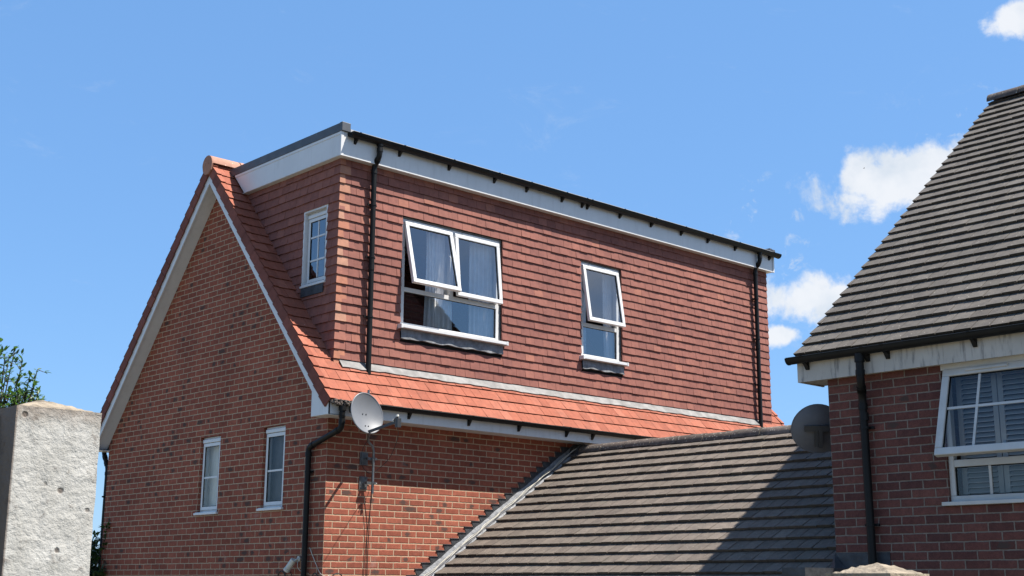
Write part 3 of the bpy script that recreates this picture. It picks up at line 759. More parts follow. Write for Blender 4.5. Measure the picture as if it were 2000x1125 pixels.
mb.add([(FX1+.006, FY-.006, FB-.012), (FX1-.035, FY-.006, FB-.012), (FX1-.035, FY-.006, FT), (FX1+.006, FY-.006, FT), (FX1+.006, FY+.03, FB-.012), (FX1+.006, FY+.03, FT)], [(3,2,1,0),(5,3,0,4)])
mb.build('corner_trim', 'upvc', house, split=True)
TT = 5.355
mb = MB(); ye = (TT-Z0)/SL-.02
mb.box((FX0-.012, FY+.03, FT-.002), (FX0+.05, ye, TT)); mb.box((FX1-.05, FY+.03, FT-.002), (FX1+.012, ye, TT))
mb.box((FX0-.014, FY-.03, FT-.002), (FX0+.115, FY+.03, TT+.004))
mb.box((FX1-.06, FY-.03, FT+.02), (FX1+.014, FY+.03, FT+.075))
mb.build('edge_trim', 'trim', house, bevel=.006, split=True)
mb = MB(); mb.box((FX0+.05, FY+.03, FT+.01), (FX1-.05, 2.62, FT+.03)); mb.box((FX0+.117, FY-.028, FT+.004), (FX1-.06, FY+.03, FT+.040)); mb.build('flat_roof', 'trimlight', house)
gutter((FX0+.10, FY-.002, FT-.012), (FX1+.05, FY-.002, FT-.012), (0,-1,0), .060, parent=house)
brackets(house, [(x, FY-.002, FT-.012) for x in (.24, .93, 1.75, 2.55, 3.15, 3.84, 4.25, 4.36, 5.05, 5.75, 6.45, 7.1, 7.8, 8.72)], (0,-1,0), r=.060)
for px, pz in ((.585, 2.29), (8.40, 2.29)):
    pipe('downpipe', [(px, -.068, FT-.03), (px, -.068, 5.03), (px, .035, 4.93), (px, .035, pz)], .034, house,
         clips=[(px, .035, 4.42), (px, .035, 3.75), (px, .035, 3.0)], collars=[(px, .035, 3.62)], clip_dir=(0, 1, 0))
    mb = MB(); mb.tube([(px, -.068, FT-.02), (px, -.068, FT-.085)], .043, 14); mb.build('gutter_outlet', 'black', house, smooth=True, split=True)
# lead apron between dormer and roof slope
mb = MB(); n = 90
for i in range(n):
    x0, x1 = .20+(8.42-.20)*i/n, .20+(8.42-.20)*(i+1)/n
    rr = lambda x: .004*sin(x*9.1)+.004*sin(x*23.7)
    def P(x, y, off): 
        return (x, y-off*SL*s_, Z0+SL*y-.0+off*s_)
    ylo = lambda x: .040+rr(x)
    mb.add([P(x0, ylo(x0), .020), P(x1, ylo(x1), .020), P(x1, .085, .022), P(x0, .085, .022), P(x0, ylo(x0), .006), P(x1, ylo(x1), .006)], [(0,1,2,3),(4,5,1,0)])
    mb.add([P(x0, .085, .022), P(x1, .085, .022), (x1, DY+.013, Z0+SL*.11+.04), (x0, DY+.013, Z0+SL*.11+.04)], [(0,1,2,3)])
mb.build('lead_apron', 'lead_pale', house)

# ---- windows
def trickle(mb, O, U, V, N, u0, u1, v, d0=.0):
    boxN(mb, O, U, V, N, u0, u1, v-.013, v+.013, d0, d0+.018)
# double casement on the dormer front
def front_window(u0, u1, v0, v1, tv, mull, angs, label=None):
    O, U, V, N = (0, .17, 0), (1,0,0), (0,0,1), (0,-1,0); fw = .05
    # origin y .145 = back plane of reveal; frame front face is at y .115
    mb = MB(); frame_rect(mb, O, U, V, N, u0+.028, u1-.028, v0+.03, v1-.022, fw, -.03, .03)
    boxN(mb, O, U, V, N, u0+.028+fw, u1-.028-fw, tv-.028, tv+.028, -.03, .03)
    if mull:
        boxN(mb, O, U, V, N, mull-.03, mull+.03, tv+.028, v1-.022-fw, -.03, .0299)
    f = MB(); 
    win = mb.build('window', 'upvc', house, bevel=.004)
    rv = MB(); frame_rect(rv, O, U, V, N, u0-.004, u1+.004, v0, v1+.004, .032, -.06, .032); rv.build('reveal_lining', 'lead_pale', win)
    cells = [(u0+.028, mull), (mull, u1-.028)] if mull else [(u0+.028, u1-.028)]
    for (a, b), an in zip(cells, angs):
        sash(win, (0, .14, 0), U, V, N, a+.022, b-.022, tv+.02, v1-.065, an)
        tr = MB(); trickle(tr, O, U, V, N, a+(b-a)*.2, b-(b-a)*.2, v1-.046, .03); tr.build('trickle_vent', 'upvc', win, bevel=.004)
    # fixed light under the transom
    g = MB(); P = lambda u, v: (u, .165, v); a, b = u0+.07, u1-.07
    g.add([P(a, v0+.07), P(b, v0+.07), P(b, tv-.02), P(a, tv-.02)], [(0,1,2,3)]); g.build('pane', 'glass', win)
    g = MB(); frame_rect(g, O, U, V, N, u0+.075, u1-.075, v0+.076, tv-.026, .008, .0, .014); g.build('gasket', 'black', win)
    s = MB(); s.box((u0-.035, .0+.02, v0-.012), (u1+.035, .15, v0+.03)); s.box((u0-.045, .016, v0-.02), (u0-.015, .124, v0+.034)); s.box((u1+.015, .016, v0-.02), (u1+.045, .124, v0+.034))
    s.build('sill', 'upvc', win, bevel=.004)
    # dressed lead below the sill, gently rippled
    l = MB(); nn = 36
    for i in range(nn):
        xa, xb = u0+(u1-u0)*i/nn, u0+(u1-u0)*(i+1)/nn
        zz = lambda x: 2.812+.006*sin(x*14)+.004*sin(x*31)
        yy = lambda x: .071+.006*sin(x*19)
        l.add([(xa, yy(xa), zz(xa)), (xb, yy(xb), zz(xb)), (xb, .085, v0), (xa, .085, v0), (xa, .11, zz(xa)), (xb, .11, zz(xb))], [(0,1,2,3),(4,5,1,0)])
    l.build('sill_flashing', 'lead', win, smooth=True)
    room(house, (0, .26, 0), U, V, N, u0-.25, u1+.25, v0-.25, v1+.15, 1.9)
    return win
front_window(*fwin[0], 3.46, 1.965, (14, 5.5))
front_window(*fwin[1], 3.46, None, (9,))
def casement(O, U, V, N, u0, u1, v0, v1, bar_v, glass, back, head=.0, nbar=None, sill=True, depth=.35):
    mb = MB(); frame_rect(mb, O, U, V, N, u0, u1, v0+.02, v1, .045, -.03, .03)
    win = mb.build('window', 'upvc', house, bevel=.004)
    sm = MB(); frame_rect(sm, O, U, V, N, u0+.03, u1-.03, v0+.05, v1-.03-head, .045, .03, .046); sm.build('sash', 'upvc', win, bevel=.004)
    if head:
        h = MB(); boxN(h, O, U, V, N, u0+.02, u1-.03, v1-.075, v1-.03, .03, .055); h.build('trickle_vent', 'upvc', win, bevel=.006)
    g = MB(); g.add([Vector(O)+Vector(U)*a+Vector(V)*b+Vector(N)*.034 for a, b in ((u0+.07, v0+.09), (u1-.07, v0+.09), (u1-.07, v1-.07-head), (u0+.07, v1-.07-head))], [(0,1,2,3)]); g.build('pane', glass, win)
    b = MB()
    for v in bar_v: boxN(b, O, U, V, N, u0+.075, u1-.075, v-.011, v+.011, .026, .042)
    for u in (nbar or []): boxN(b, O, U, V, N, u-.009, u+.009, v0+.095, v1-.075-head, .025, .041)
    b.build('glazing_bar', 'upvc', win, split=True)
    g = MB(); frame_rect(g, O, U, V, N, u0+.073, u1-.073, v0+.093, v1-.073-head, .007, .034, .044); g.build('gasket', 'black', win)
    if sill: 
        s = MB(); boxN(s, O, U, V, N, u0-.0, u1, v0-.01, v0+.022, -.03, .105); boxN(s, O, U, V, N, u0-.03, u1+.03, v0-.012, v0+.016, .075, .11); s.build('sill', 'upvc', win, bevel=.004)
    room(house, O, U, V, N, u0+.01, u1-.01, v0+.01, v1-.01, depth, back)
    return win
O2, U2, V2_, N2 = (.075, 0, 0), (0,-1,0), (0,0,1), (-1,0,0)
casement(O2, U2, V2_, N2, -gwin[0][1], -gwin[0][0], gwin[0][2], gwin[0][3], [1.17], 'glass_obs', 'room_mid', head=.05, depth=.07)
w1 = casement(O2, U2, V2_, N2, -gwin[1][1], -gwin[1][0], gwin[1][2], gwin[1][3], [1.17], 'glass_obs', 'room_pale', head=.05, depth=.07)
cw = casement((DX0+.09, 0, 0), U2, V2_, N2, -cwin[1]+.02, -cwin[0]-.02, cwin[2], cwin[3]-.02, [4.05, 3.75], 'glass', 'room', head=.05, nbar=[-.6], depth=.9)
mb = MB(); frame_rect(mb, (DX0+.09, 0, 0), U2, V2_, N2, -cwin[1]-.004, -cwin[0]+.004, cwin[2]-.01, cwin[3]+.006, .026, -.02, .088); mb.build('reveal_lining', 'upvc', cw)
mb = MB(); mb.box((DX0-.02, cwin[0]+.02, cwin[2]-.13), (DX0-.006, cwin[1]-.02, cwin[2]-.02)); mb.build('sill_flashing', 'lead_dark', cw)

# curtains
def curtain(x0, x1, y, z0, z1, amp, label, folds=7, m='curtain', seed=0, taper=0):
    mb = MB(); n = 70; rr = random.Random(seed); ph = [rr.uniform(0, 6) for _ in range(4)]
    for i in range(n+1):
        t_ = i/n
        yy = y+amp*(sin(t_*folds*2*pi+ph[0])+.5*sin(t_*folds*4.3*pi+ph[1]))
        for j in range(9):
            s = j/8; xx = x0+(x1-x0)*t_; xx += taper*(t_-.5)*(1-s)*.3+.008*sin(s*5+ph[2]+t_*9)
            mb.v.append((xx, yy+.01*sin(s*4+t_*11+ph[3]), z0+(z1-z0)*s))
    for i in range(n):
        for j in range(8): mb.f.append([i*9+j, (i+1)*9+j, (i+1)*9+j+1, i*9+j+1]); mb.t.append(.5)
    o = mb.build('curtain', m, None, smooth=True)
    return tag(o, label, 'curtain', 'curtains in the dormer windows')
curtain(1.62, 2.08, .26, 2.88, 4.42, .018, 'bunched pale curtain hanging behind the left pane of the wide dormer window', 6, seed=1)
curtain(2.36, 2.86, .26, 2.88, 4.42, .018, 'pale curtain hanging behind the right pane of the wide dormer window', 6, seed=2)
curtain(4.98, 5.24, .26, 2.88, 4.42, .012, 'narrow pale curtain on the right side of the narrow dormer window', 5, seed=3)
curtain(4.34, 4.60, .245, 2.88, 4.42, .010, 'white net curtain on the left side of the narrow dormer window', 5, m='net', seed=4)

# ------------------------------------------------------------------ link building with the low grey roof
link = thing('garage', (3, -3, GB), 'low brown-grey tiled pitched roof building between the two houses', 'garage')
YF = -6.12
ls_ = 1/sqrt(1+LS*LS)
xe = .22; ze = lowz(xe)
lslope = (LX-xe)/ls_
def grey(rr, u, v): return min(1, max(0, rr.gauss(.5, .15)+.10*sin(u*1.3+v*.7)*sin(v*1.9)))
LG = .2015
off = 0.045
def lclip(va, vb):
    x = xe+(va+vb)/2*ls_
    return (0 if x < 1.50 else 5.79+.33-6.12-YF-5.79-.33+0, 6.12-.02) if False else ((0, 6.10) if x < 1.52 else (.315, 6.10))
mb = tiles((xe, YF, ze-.018), (0,1,0), (ls_, 0, LS*ls_), (-LS*ls_, 0, ls_), 6.10, lslope, LG, .165, t0=.004, t1=.036, jit=.0032, gap=.009, tone=grey, seed=21, clip=lclip)
mb.build('roof_slope', 'roof_grey', link)
mb = tiles((2*LX-xe, -.02, ze-.018), (0,-1,0), (-ls_, 0, LS*ls_), (LS*ls_, 0, ls_), 5.76, lslope, LG, .33, t0=.006, t1=.030, jit=.004, gap=.0035, tone=grey, seed=22)
mb.build('roof_slope', 'roof_grey', link)
mb = MB(); a = Vector((xe+.02, YF+.01, ze+.012-.05)); b = Vector((LX, YF+.01, LZ-.05)); e = Vector((0, 0, .025))
mb.hexa([a, a+Vector((0,.30,0)), Vector((1.5, YF+.31, lowz(1.5)-.05)), Vector((1.5, YF+.01, lowz(1.5)-.05)), a+e, a+Vector((0,.30,0))+e, Vector((1.5, YF+.31, lowz(1.5)-.05))+e, Vector((1.5, YF+.01, lowz(1.5)-.05))+e])
a = Vector((xe+.02, -5.79, ze+.012-.05)); b = Vector((LX, -5.79, LZ-.05)); c = Vector((2*LX-xe-.02, -5.79, ze-.038)); L_ = Vector((0, 5.77, 0))
mb.hexa([a, b, b+L_, a+L_, a+e, b+e, b+L_+e, a+L_+e]); mb.hexa([b, c, c+L_, b+L_, b+e, c+e, c+L_+e, b+L_+e]); mb.build('roof_underlay', 'dark', link)
ridge((LX, -.14, LZ-.055), (LX, -5.79, LZ-.055), .105, 13, 'ridge_grey', link, 8, flatten=1.0)
mb = MB(); mb.box((.45, YF+.1, GB), (.70, -.01, ze+.06)); mb.box((7.5, -5.78, GB), (7.75, -.01, ze+.06)); mb.box((.7, YF+.1, GB), (1.5, YF+.3, ze+.06)); mb.build('side_wall', 'brick_main', link, split=True)
# lead saddle at the wall end of the ridge and soaker gutter down the abutment
mb = MB()
n = 60; xa, xb = xe, LX
for i in range(n):
    x0, x1 = xa+(xb-xa)*i/n, xa+(xb-xa)*(i+1)/n
    def Pp(x, y, o): return (x-o*LS*ls_, y, lowz(x)+o*ls_)
    wv = lambda x: .004*sin(x*17)+.003*sin(x*41)
    ysec = [(-.010, .075), (-.028, .035), (-.075, .024), (-.112, .020), (-.128, .002)]
    for (ya, oa), (yb_, ob_) in zip(ysec[:-1], ysec[1:]):
        mb.add([Pp(x0, ya, oa+wv(x0)), Pp(x1, ya, oa+wv(x1)), Pp(x1, yb_, ob_+wv(x1)*.5), Pp(x0, yb_, ob_+wv(x0)*.5)], [(3,2,1,0)])
mb.build('abutment_flashing', 'lead', link, smooth=True)
mb = MB(); mb.prism([(LX-.16, 0, LZ-.09), (LX-.09, 0, LZ+.03), (LX, 0, LZ+.075), (LX+.09, 0, LZ+.03), (LX+.16, 0, LZ-.09)], (0, -.17, 0)); mb.build('lead_saddle', 'lead_dark', link)
# lead upstand where the roof meets the corner of the right-hand house
mb = MB(); XR, YR = 1.5238, -5.7957
zf = .117
mb.box((XR-.006, YR-.006, lowz(XR)-.04), (XR-.001, YF-.22, zf)); mb.box((XR-.006, YR, lowz(XR)-.04), (XR+.6, YR+.006, zf))
mb.prism([(XR-.01, YR+.012, zf-.01), (XR-.12, YR+.02, lowz(XR-.12)+.045), (XR-.22, YR+.03, lowz(XR-.22)+.035), (XR-.22, YF+.2, lowz(XR-.22)+.035), (XR-.01, YF+.2, lowz(XR)+.04)], (.004, 0, -.006))
mb.build('corner_flashing', 'lead_dark', link)
mb = MB()      # parallel back gutter falling toward the viewer at the end of the low roof
mb.box((xe, YF-.24, -.20), (XR-.002, YF-.02, -.03)); mb.build('flat_lead_bay', 'lead_dark', link)

# cables lying along the flashing
def cable(pts, r, m, label, group=None):
    mb = MB(); P = [Vector(p) for p in pts]; out = []
    for i in range(len(P)-1):
        p0, p1, p2, p3 = P[max(i-1, 0)], P[i], P[i+1], P[min(i+2, len(P)-1)]
        for k in range(5):
            t_ = k/5; out.append(.5*((2*p1)+(p2-p0)*t_+(2*p0-5*p1+4*p2-p3)*t_*t_+(3*p1-p0-3*p2+p3)*t_**3))
    out.append(P[-1]); mb.tube(out, r, 6); return tag(mb.build('cable', m, None, smooth=True), label, 'cable', group)
for kk in range(2):
    pts = []
    for i in range(34):
        x = 1.0+(4.05-1.0)*i/33; yy = -.115-.022*sin(i*.9+kk*2.6)-.008*sin(i*2.3+kk)
        pts.append((x-.05*LS, yy, lowz(x)+.05+.006*sin(i*1.7+kk)))
    cable(pts, .0045, 'cable_white', ('pale twin cable twisting down the lead flashing beside the low roof' if kk else 'thin white cable lying nearest the low roof tiles along the lead flashing'), 'cables on the abutment flashing')

# ------------------------------------------------------------------ the house on the right
h2 = thing('brick_house', (4.5, -9, GB), 'dark red brick house with weathered grey tiled roof on the right', 'house')
RXr, RZr, RS = 5.70, 5.60, .847; GY = -5.55; Y2 = -13.5
def rz(x): return RZr-RS*(RXr-x) if x < RXr else RZr-RS*(x-RXr)
WX1 = 2*RXr-XR
rwin = (-8.15, -6.93, .50, 1.64)
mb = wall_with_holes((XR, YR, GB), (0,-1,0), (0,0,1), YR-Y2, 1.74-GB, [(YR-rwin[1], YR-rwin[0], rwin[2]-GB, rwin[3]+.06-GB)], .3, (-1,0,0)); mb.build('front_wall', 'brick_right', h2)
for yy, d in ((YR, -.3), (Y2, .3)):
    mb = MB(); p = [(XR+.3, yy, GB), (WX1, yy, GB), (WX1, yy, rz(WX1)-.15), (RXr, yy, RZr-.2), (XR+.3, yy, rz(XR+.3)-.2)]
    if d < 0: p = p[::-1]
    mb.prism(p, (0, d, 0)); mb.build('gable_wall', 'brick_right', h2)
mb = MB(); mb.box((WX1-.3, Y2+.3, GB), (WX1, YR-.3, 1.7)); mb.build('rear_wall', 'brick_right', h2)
rs_ = 1/sqrt(1+RS*RS); ex0 = 1.365; rl = (RXr-ex0)/rs_
mb = tiles((ex0, Y2-.1, rz(ex0)-.02), (0,1,0), (rs_, 0, RS*rs_), (-RS*rs_, 0, rs_), GY-Y2+.1, rl, .1795, .165, t0=.004, t1=.031, jit=.0032, gap=.008, tone=grey, seed=31)
mb.build('roof_slope', 'roof_grey2', h2)
mb = tiles((2*RXr-ex0, GY, rz(ex0)-.02), (0,-1,0), (-rs_, 0, RS*rs_), (RS*rs_, 0, rs_), GY-Y2+.1, rl, .1795, .33, t0=.006, t1=.031, jit=.004, gap=.003, tone=grey, seed=32)
mb.build('roof_slope', 'roof_grey2', h2)
mb = MB(); L_ = Vector((0, Y2-.1-GY+.04, 0)); a = Vector((ex0+.03, GY-.02, rz(ex0+.03)-.055)); b = Vector((RXr, GY-.02, RZr-.055)); c = Vector((2*RXr-ex0-.03, GY-.02, a.z)); e = Vector((0, 0, .022))
mb.hexa([a, a+L_, b+L_, b, a+e, a+L_+e, b+L_+e, b+e]); mb.hexa([b, b+L_, c+L_, c, b+e, b+L_+e, c+L_+e, c+e]); mb.build('roof_underlay', 'dark', h2)
ridge((RXr, GY+.01, RZr-.045), (RXr, Y2-.1, RZr-.045), .115, 20, 'ridge_grey', h2, 9, flatten=1.0)
# eaves of the right-hand house
fx = 1.42
mb = MB(); mb.box((fx, GY+.01, 1.672), (fx+.02, Y2, 1.925)); mb.box((fx+.02, GY+.01, 1.672), (XR+.3, GY-.010, 1.94)); mb.build('fascia_board', 'upvc_old', h2)
mb = MB(); mb.box((fx+.02, GY-.011, 1.682), (XR+.01, Y2, 1.692)); mb.box((XR+.01, GY-.011, 1.682), (XR+.3, YR, 1.692)); mb.build('eaves_soffit', 'upvc_old', h2)
mb = MB()   # bargeboard on the far gable, seen edge-on
p = [(fx+.02, 1.68), (RXr, RZr-.26), (RXr, RZr-.06), (fx+.02, rz(fx+.02)-.06)]
mb.prism([(x, GY+.0, z) for x, z in p], (0, -.02, 0)); mb.build('bargeboard', 'upvc_old', h2)
gutter((fx-.002, GY+.055, 1.893), (fx-.002, Y2, 1.893), (-1,0,0), .056, parent=h2)
brackets(h2, [(fx-.002, y, 1.893) for y in (-5.66, -6.30, -6.50, -7.32, -8.2, -9.1, -10)], (-1,0,0), r=.056, w=.034)
pyy = -6.185
pipe('downpipe', [(1.36, pyy-.06, 1.83), (1.36, pyy-.06, 1.60), (1.462, pyy-.005, 1.47), (1.465, pyy-.015, -.02)], .036, h2, clips=[(1.465, pyy-.015, 1.20), (1.465, pyy-.015, .35)], collars=[(1.464, pyy-.01, 1.30)], clip_dir=(1,0,0))
mb = MB(); mb.tube([(1.36, pyy-.06, 1.85), (1.36, pyy-.06, 1.775)], .045, 14); mb.build('gutter_outlet', 'black', h2, smooth=True, split=True)
# its window: top-hung sash standing open above a fixed light, louvred blind behind
O3, U3, V3, N3 = (XR+.055, 0, 0), (0,-1,0), (0,0,1), (-1,0,0)
u0, u1, v0, v1 = -rwin[1], -rwin[0], rwin[2], rwin[3]
mb = MB(); frame_rect(mb, O3, U3, V3, N3, u0, u1, v0+.02, v1+.06, .05, -.03, .03); boxN(mb, O3, U3, V3, N3, u0+.05, u1-.05, .81, .87, -.03, .03)
boxN(mb, O3, U3, V3, N3, u0, u1, v1-.005, v1+.055, .03, .06)
win = mb.build('window', 'frame_old', h2, bevel=.005)
sash(win, (XR+.02, 0, 0), U3, V3, N3, u0+.025, u1-.025, .845, v1-.01, 18, w=.065, d=.055, m='frame_old', glass='glass_plain', bars=[('v', u0+.36), ('v', u0+.84), ('h', -.36)])
H = Vector((XR+.02, 0, v1-.01)); a = radians(18); V4 = Vector((-sin(a), 0, -cos(a)))*-1; 
tv = MB(); boxN(tv, H, U3, Vector((sin(a), 0, cos(a))), Vector((-cos(a), 0, sin(a))), u0+.24, u0+.62, -.042, -.020, .032, .050); tv.build('trickle_vent', 'frame_old', win, bevel=.004)
g = MB(); g.add([(XR+.05, -u, v) for u, v in ((u0+.045, v0+.065), (u1-.045, v0+.065), (u1-.045, .815), (u0+.045, .815))], [(0,1,2,3)]); g.build('pane', 'glass_plain', win)
b = MB(); frame_rect(b, O3, U3, V3, N3, u0+.048, u1-.048, v0+.068, .812, .010, .0, .014); b.build('gasket', 'black', win)
b = MB()
for uu in (u0+.36, u0+.84): boxN(b, O3, U3, V3, N3, uu-.011, uu+.011, v0+.072, .808, .003, .018)
b.build('glazing_bar', 'frame_old', win, split=True)
s = MB(); boxN(s, O3, U3, V3, N3, u0-.05, u1+.05, v0-.012, v0+.02, -.03, .10); s.build('sill', 'frame_old', win, bevel=.004)
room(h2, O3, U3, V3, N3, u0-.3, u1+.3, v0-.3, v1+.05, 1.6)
bl = thing('window_blind', (XR+.15, -7.5, v0), 'pale louvred shutter blind behind the open window of the right-hand house', 'blind')
nb = 0
u = u0+.06
for k in range(3):
    ua, ub = u0+.05+k*.375, u0+.05+(k+1)*.375-.008
    mb = MB(); mb.box((XR+.15, -ua, v0+.05), (XR+.175, -ua-.045, v1+.03)); mb.box((XR+.15, -ub+.045, v0+.05), (XR+.175, -ub, v1+.03)); mb.build('stile', 'blind', bl)
    mb = MB(); z = v0+.07
    while z < v1+.02:
        mb.hexa([(XR+.142, -ub+.047, z-.017), (XR+.142, -ua-.047, z-.017), (XR+.186, -ua-.047, z+.017), (XR+.186, -ub+.047, z+.017),
                 (XR+.142, -ub+.047, z-.011), (XR+.142, -ua-.047, z-.011), (XR+.186, -ua-.047, z+.023), (XR+.186, -ub+.047, z+.023)])
        z += .042
    mb.build('louvre_panel', 'blind', bl)

# ------------------------------------------------------------------ satellite dishes
def dish(root, c, nrm, up, w, h, depth, face, back, n=40, rivets=True):
    c = Vector(c); nrm = Vector(nrm).normalized(); up = Vector(up); rt = up.cross(nrm).normalized(); up = nrm.cross(rt)
    rings = 9; mb = MB()
    def pt(r, th, o=0):
        # slightly egg-shaped outline
        x = cos(th)*w/2*r*(1-.05*sin(th)); y = sin(th)*h/2*r
        return c+rt*x+up*y+nrm*(depth*(r*r)-depth+o)
    for o in (0, -.012):
        b0 = len(mb.v)
        mb.v.append(pt(0, 0, o))
        for k in range(1, rings+1):
            for j in range(n): mb.v.append(pt(k/rings, 2*pi*j/n, o))
        for j in range(n):
            f = [b0, b0+1+j, b0+1+(j+1) % n]; mb.f.append(f if o == 0 else f[::-1]); mb.t.append(.5)
        for k in range(rings-1):
            for j in range(n):
                a = b0+1+k*n+j; b = b0+1+k*n+(j+1) % n; f = [a, a+n, b+n, b]; mb.f.append(f if o == 0 else f[::-1]); mb.t.append(.5)
    mb.tube([pt(1.0, 2*pi*j/n, -.006) for j in range(n+1)], .008, 8, cap=False)
    ob = mb.build('reflector', face, root, smooth=True)
    if rivets:
        rv = MB()
        for (x, y) in ((-.07, .0), (.07, .0), (-.06, -.62), (.06, -.62)):
            p = c+rt*x*w*.8+up*y*h/2+nrm*(depth*((y*y)+.02)-depth); rv.tube([p, p+nrm*.006], .008, 8)
        rv.build('bolt', 'arm', root, split=True)
    return rt, up
d1 = thing('satellite_dish', (.58, -.09, .86), 'pale grey satellite dish on a cranked mast under the orange eaves, its face showing', 'satellite dish')
c1 = Vector((.127, -.592, 1.725)); n1_ = Vector((.05, -.97, .20))
rt, up = dish(d1, c1, n1_, (0, 0, 1), .455, .475, .055, 'dish', 'dish')
mb = MB(); mb.tube([(.600, -.10, .86), (.600, -.10, 1.36), (.575, -.105, 1.415), (.50, -.13, 1.455), (.475, -.15, 1.50), (.42, -.24, 1.52), (.28, -.44, 1.56), (.215, -.49, 1.62), (.205, -.50, 2.005)], .0145, 10)
mb.build('mast', 'galv', d1, smooth=True)
n1n = n1_.normalized(); base = c1-up*.22+n1n*.01
lnb = base+n1n*.37+Vector((.10, 0, .02))
mb = MB(); mb.bar(base-n1n*.03, lnb-n1n*.04, .022, .03); mb.build('feed_arm', 'arm', d1)
mb = MB(); mb.tube([lnb-n1n*.05+up*.02, lnb-n1n*.0+up*.035], .022, 12); mb.tube([lnb+up*.03, lnb+up*.045-Vector((0, 0, .11))], .027, 12); mb.box(lnb+Vector((-.02, -.02, -.07)), lnb+Vector((.03, .03, .03))); mb.build('lnb', 'arm', d1)
mb = MB(); p = lnb-n1n*.055+up*.02; mb.tube([p, p-n1n*.012], .023, 14); mb.tube([lnb+up*.05, lnb+up*.072], .018, 10); mb.build('lnb_cap', 'plastic', d1, split=True)
mb = MB(); mb.box((.175, -.50, 1.66), (.235, -.455, 1.80)); mb.build('tilt_bracket', 'arm', d1)
for z in (1.27, .985):
    mb = MB(); mb.box((.47, -.012, z-.075), (.585, -.001, z+.075)); mb.box((.515, -.09, z-.012), (.54, -.012, z+.012)); mb.box((.515, -.10, z-.02), (.63, -.072, z+.012))
    for a_ in (-.05, .05): mb.tube([(.49, -.012, z+a_), (.49, -.02, z+a_)], .008, 8); mb.tube([(.565, -.012, z+a_), (.565, -.02, z+a_)], .008, 8)
    mb.build('wall_bracket', 'galv', d1)
    mb = MB(); mb.tube([(.60, -.155, z), (.60, -.06, z)], .006, 6); mb.tube([(.635, -.10, z-.006), (.655, -.10, z-.006)], .01, 8); mb.box((.57, -.126, z-.018), (.632, -.118, z+.006)); mb.build('mast_clamp', 'galv', d1)
cable([lnb+Vector((.0, 0, -.08)), (.72, -.40, 1.5), (.76, -.22, 1.30), (.70, -.10, 1.17), (.60, -.06, 1.10), (.50, -.05, 1.15), (.455, -.05, 1.25), (.47, -.06, 1.38), (.50, -.1, 1.47)], .0035, 'cable_black', 'black cable looping from the grey dish arm to its mast')
cable([(.60, -.08, 1.08), (.615, -.05, .80), (.625, -.02, .5), (.62, -.012, 0), (.63, -.012, -.9), (.63, -.012, -2.5)], .005, 'cable_black', 'black cable dropping straight down the brick wall below the dish mast')
cable([(.606, -.085, .86), (.60, -.04, .55), (.585, -.015, .2), (.565, -.012, -.3), (.55, -.012, -1.5)], .004, 'cable_black', 'second black cable trailing down the brick wall left of the first')

d2 = thing('satellite_dish', (1.9, -5.74, 1.2), 'dark grey satellite dish seen from behind beside the corner of the right-hand house', 'satellite dish')
c2 = Vector((1.92, -5.40, 1.30)); n2_ = Vector((.72, .62, .26))
rt2, up2 = dish(d2, c2, n2_, (0, 0, 1), .50, .46, .05, 'dish_dark', 'dish_dark', rivets=False)
n2n = n2_.normalized(); bk = c2-n2n*.10
mb = MB(); mb.bar(bk-rt2*.10+up2*.015, bk+rt2*.14+up2*.015, .045, .055, up=up2); mb.bar(bk-rt2*.01-up2*.17, bk-rt2*.01+up2*.02, .05, .035, up=rt2); mb.bar(bk+rt2*.03-up2*.16, bk+rt2*.03+up2*.02, .015, .04, up=rt2)
mb.build('rear_bracket', 'arm', d2)
mb = MB(); mb.tube([bk-rt2*.0, (1.98, -5.56, 1.27), (2.0, -5.60, 1.10), (2.0, -5.795, 1.10)], .016, 10); mb.build('mast', 'galv', d2, smooth=True)
mb = MB(); mb.box((1.93, -5.794, 1.02), (2.07, -5.784, 1.18)); mb.build('wall_bracket', 'galv', d2)
mb = MB(); b0 = c2-up2*.21; mb.bar(b0, b0+n2n*.38+up2*.05, .02, .028); mb.tube([b0+n2n*.38+up2*.02, b0+n2n*.38+up2*.12], .025, 10); mb.build('feed_arm', 'arm', d2)

# security light / camera on the gable wall and loose cables
sc = thing('security_camera', (0, .47, .07), 'small white security camera on the gable wall beside the black downpipe', 'camera')
mb = MB(); mb.tube([(-.012, .455, .105), (-.030, .455, .105)], .032, 16); mb.build('wall_plate', 'plastic', sc, smooth=True)
mb = MB(); mb.tube([(-.03, .455, .105), (-.065, .475, .085), (-.075, .495, .075)], .011, 8); mb.build('bracket', 'plastic', sc, smooth=True)
mb = MB(); mb.tube([(-.070, .485, .095), (-.095, .575, -.015)], .036, 16); mb.tube([(-.0935, .568, -.006), (-.099, .588, -.031)], .040, 16); mb.build('camera_body', 'plastic', sc, smooth=True)
cable([(-.03, .46, .09), (-.04, .445, .02), (-.03, .42, -.02), (-.012, .36, -.05), (-.012, .26, -.06)], .004, 'cable_white', 'short pale cable from the white security camera to the downpipe')
cable([(-.012, .255, .23), (-.012, .12, .05), (-.012, .02, -.06), (.05, -.015, -.10), (.10, -.02, -.12), (.12, -.02, -.6)], .004, 'cable_white', 'pale cable slanting down round the brick corner beside the downpipe')
for kk, (y, l) in enumerate(((.80, 'left of two black cable loops at the foot of the gable wall'), (.66, 'right of two black cable loops at the foot of the gable wall'))):
    cable([(-.015, y+.09, -.2), (-.02, y+.08, -.09), (-.03, y+.02, -.035), (-.03, y-.04, -.04), (-.02, y-.075, -.10), (-.015, y-.07, -.3)], .008 if kk == 0 else .006, 'cable_black', l)
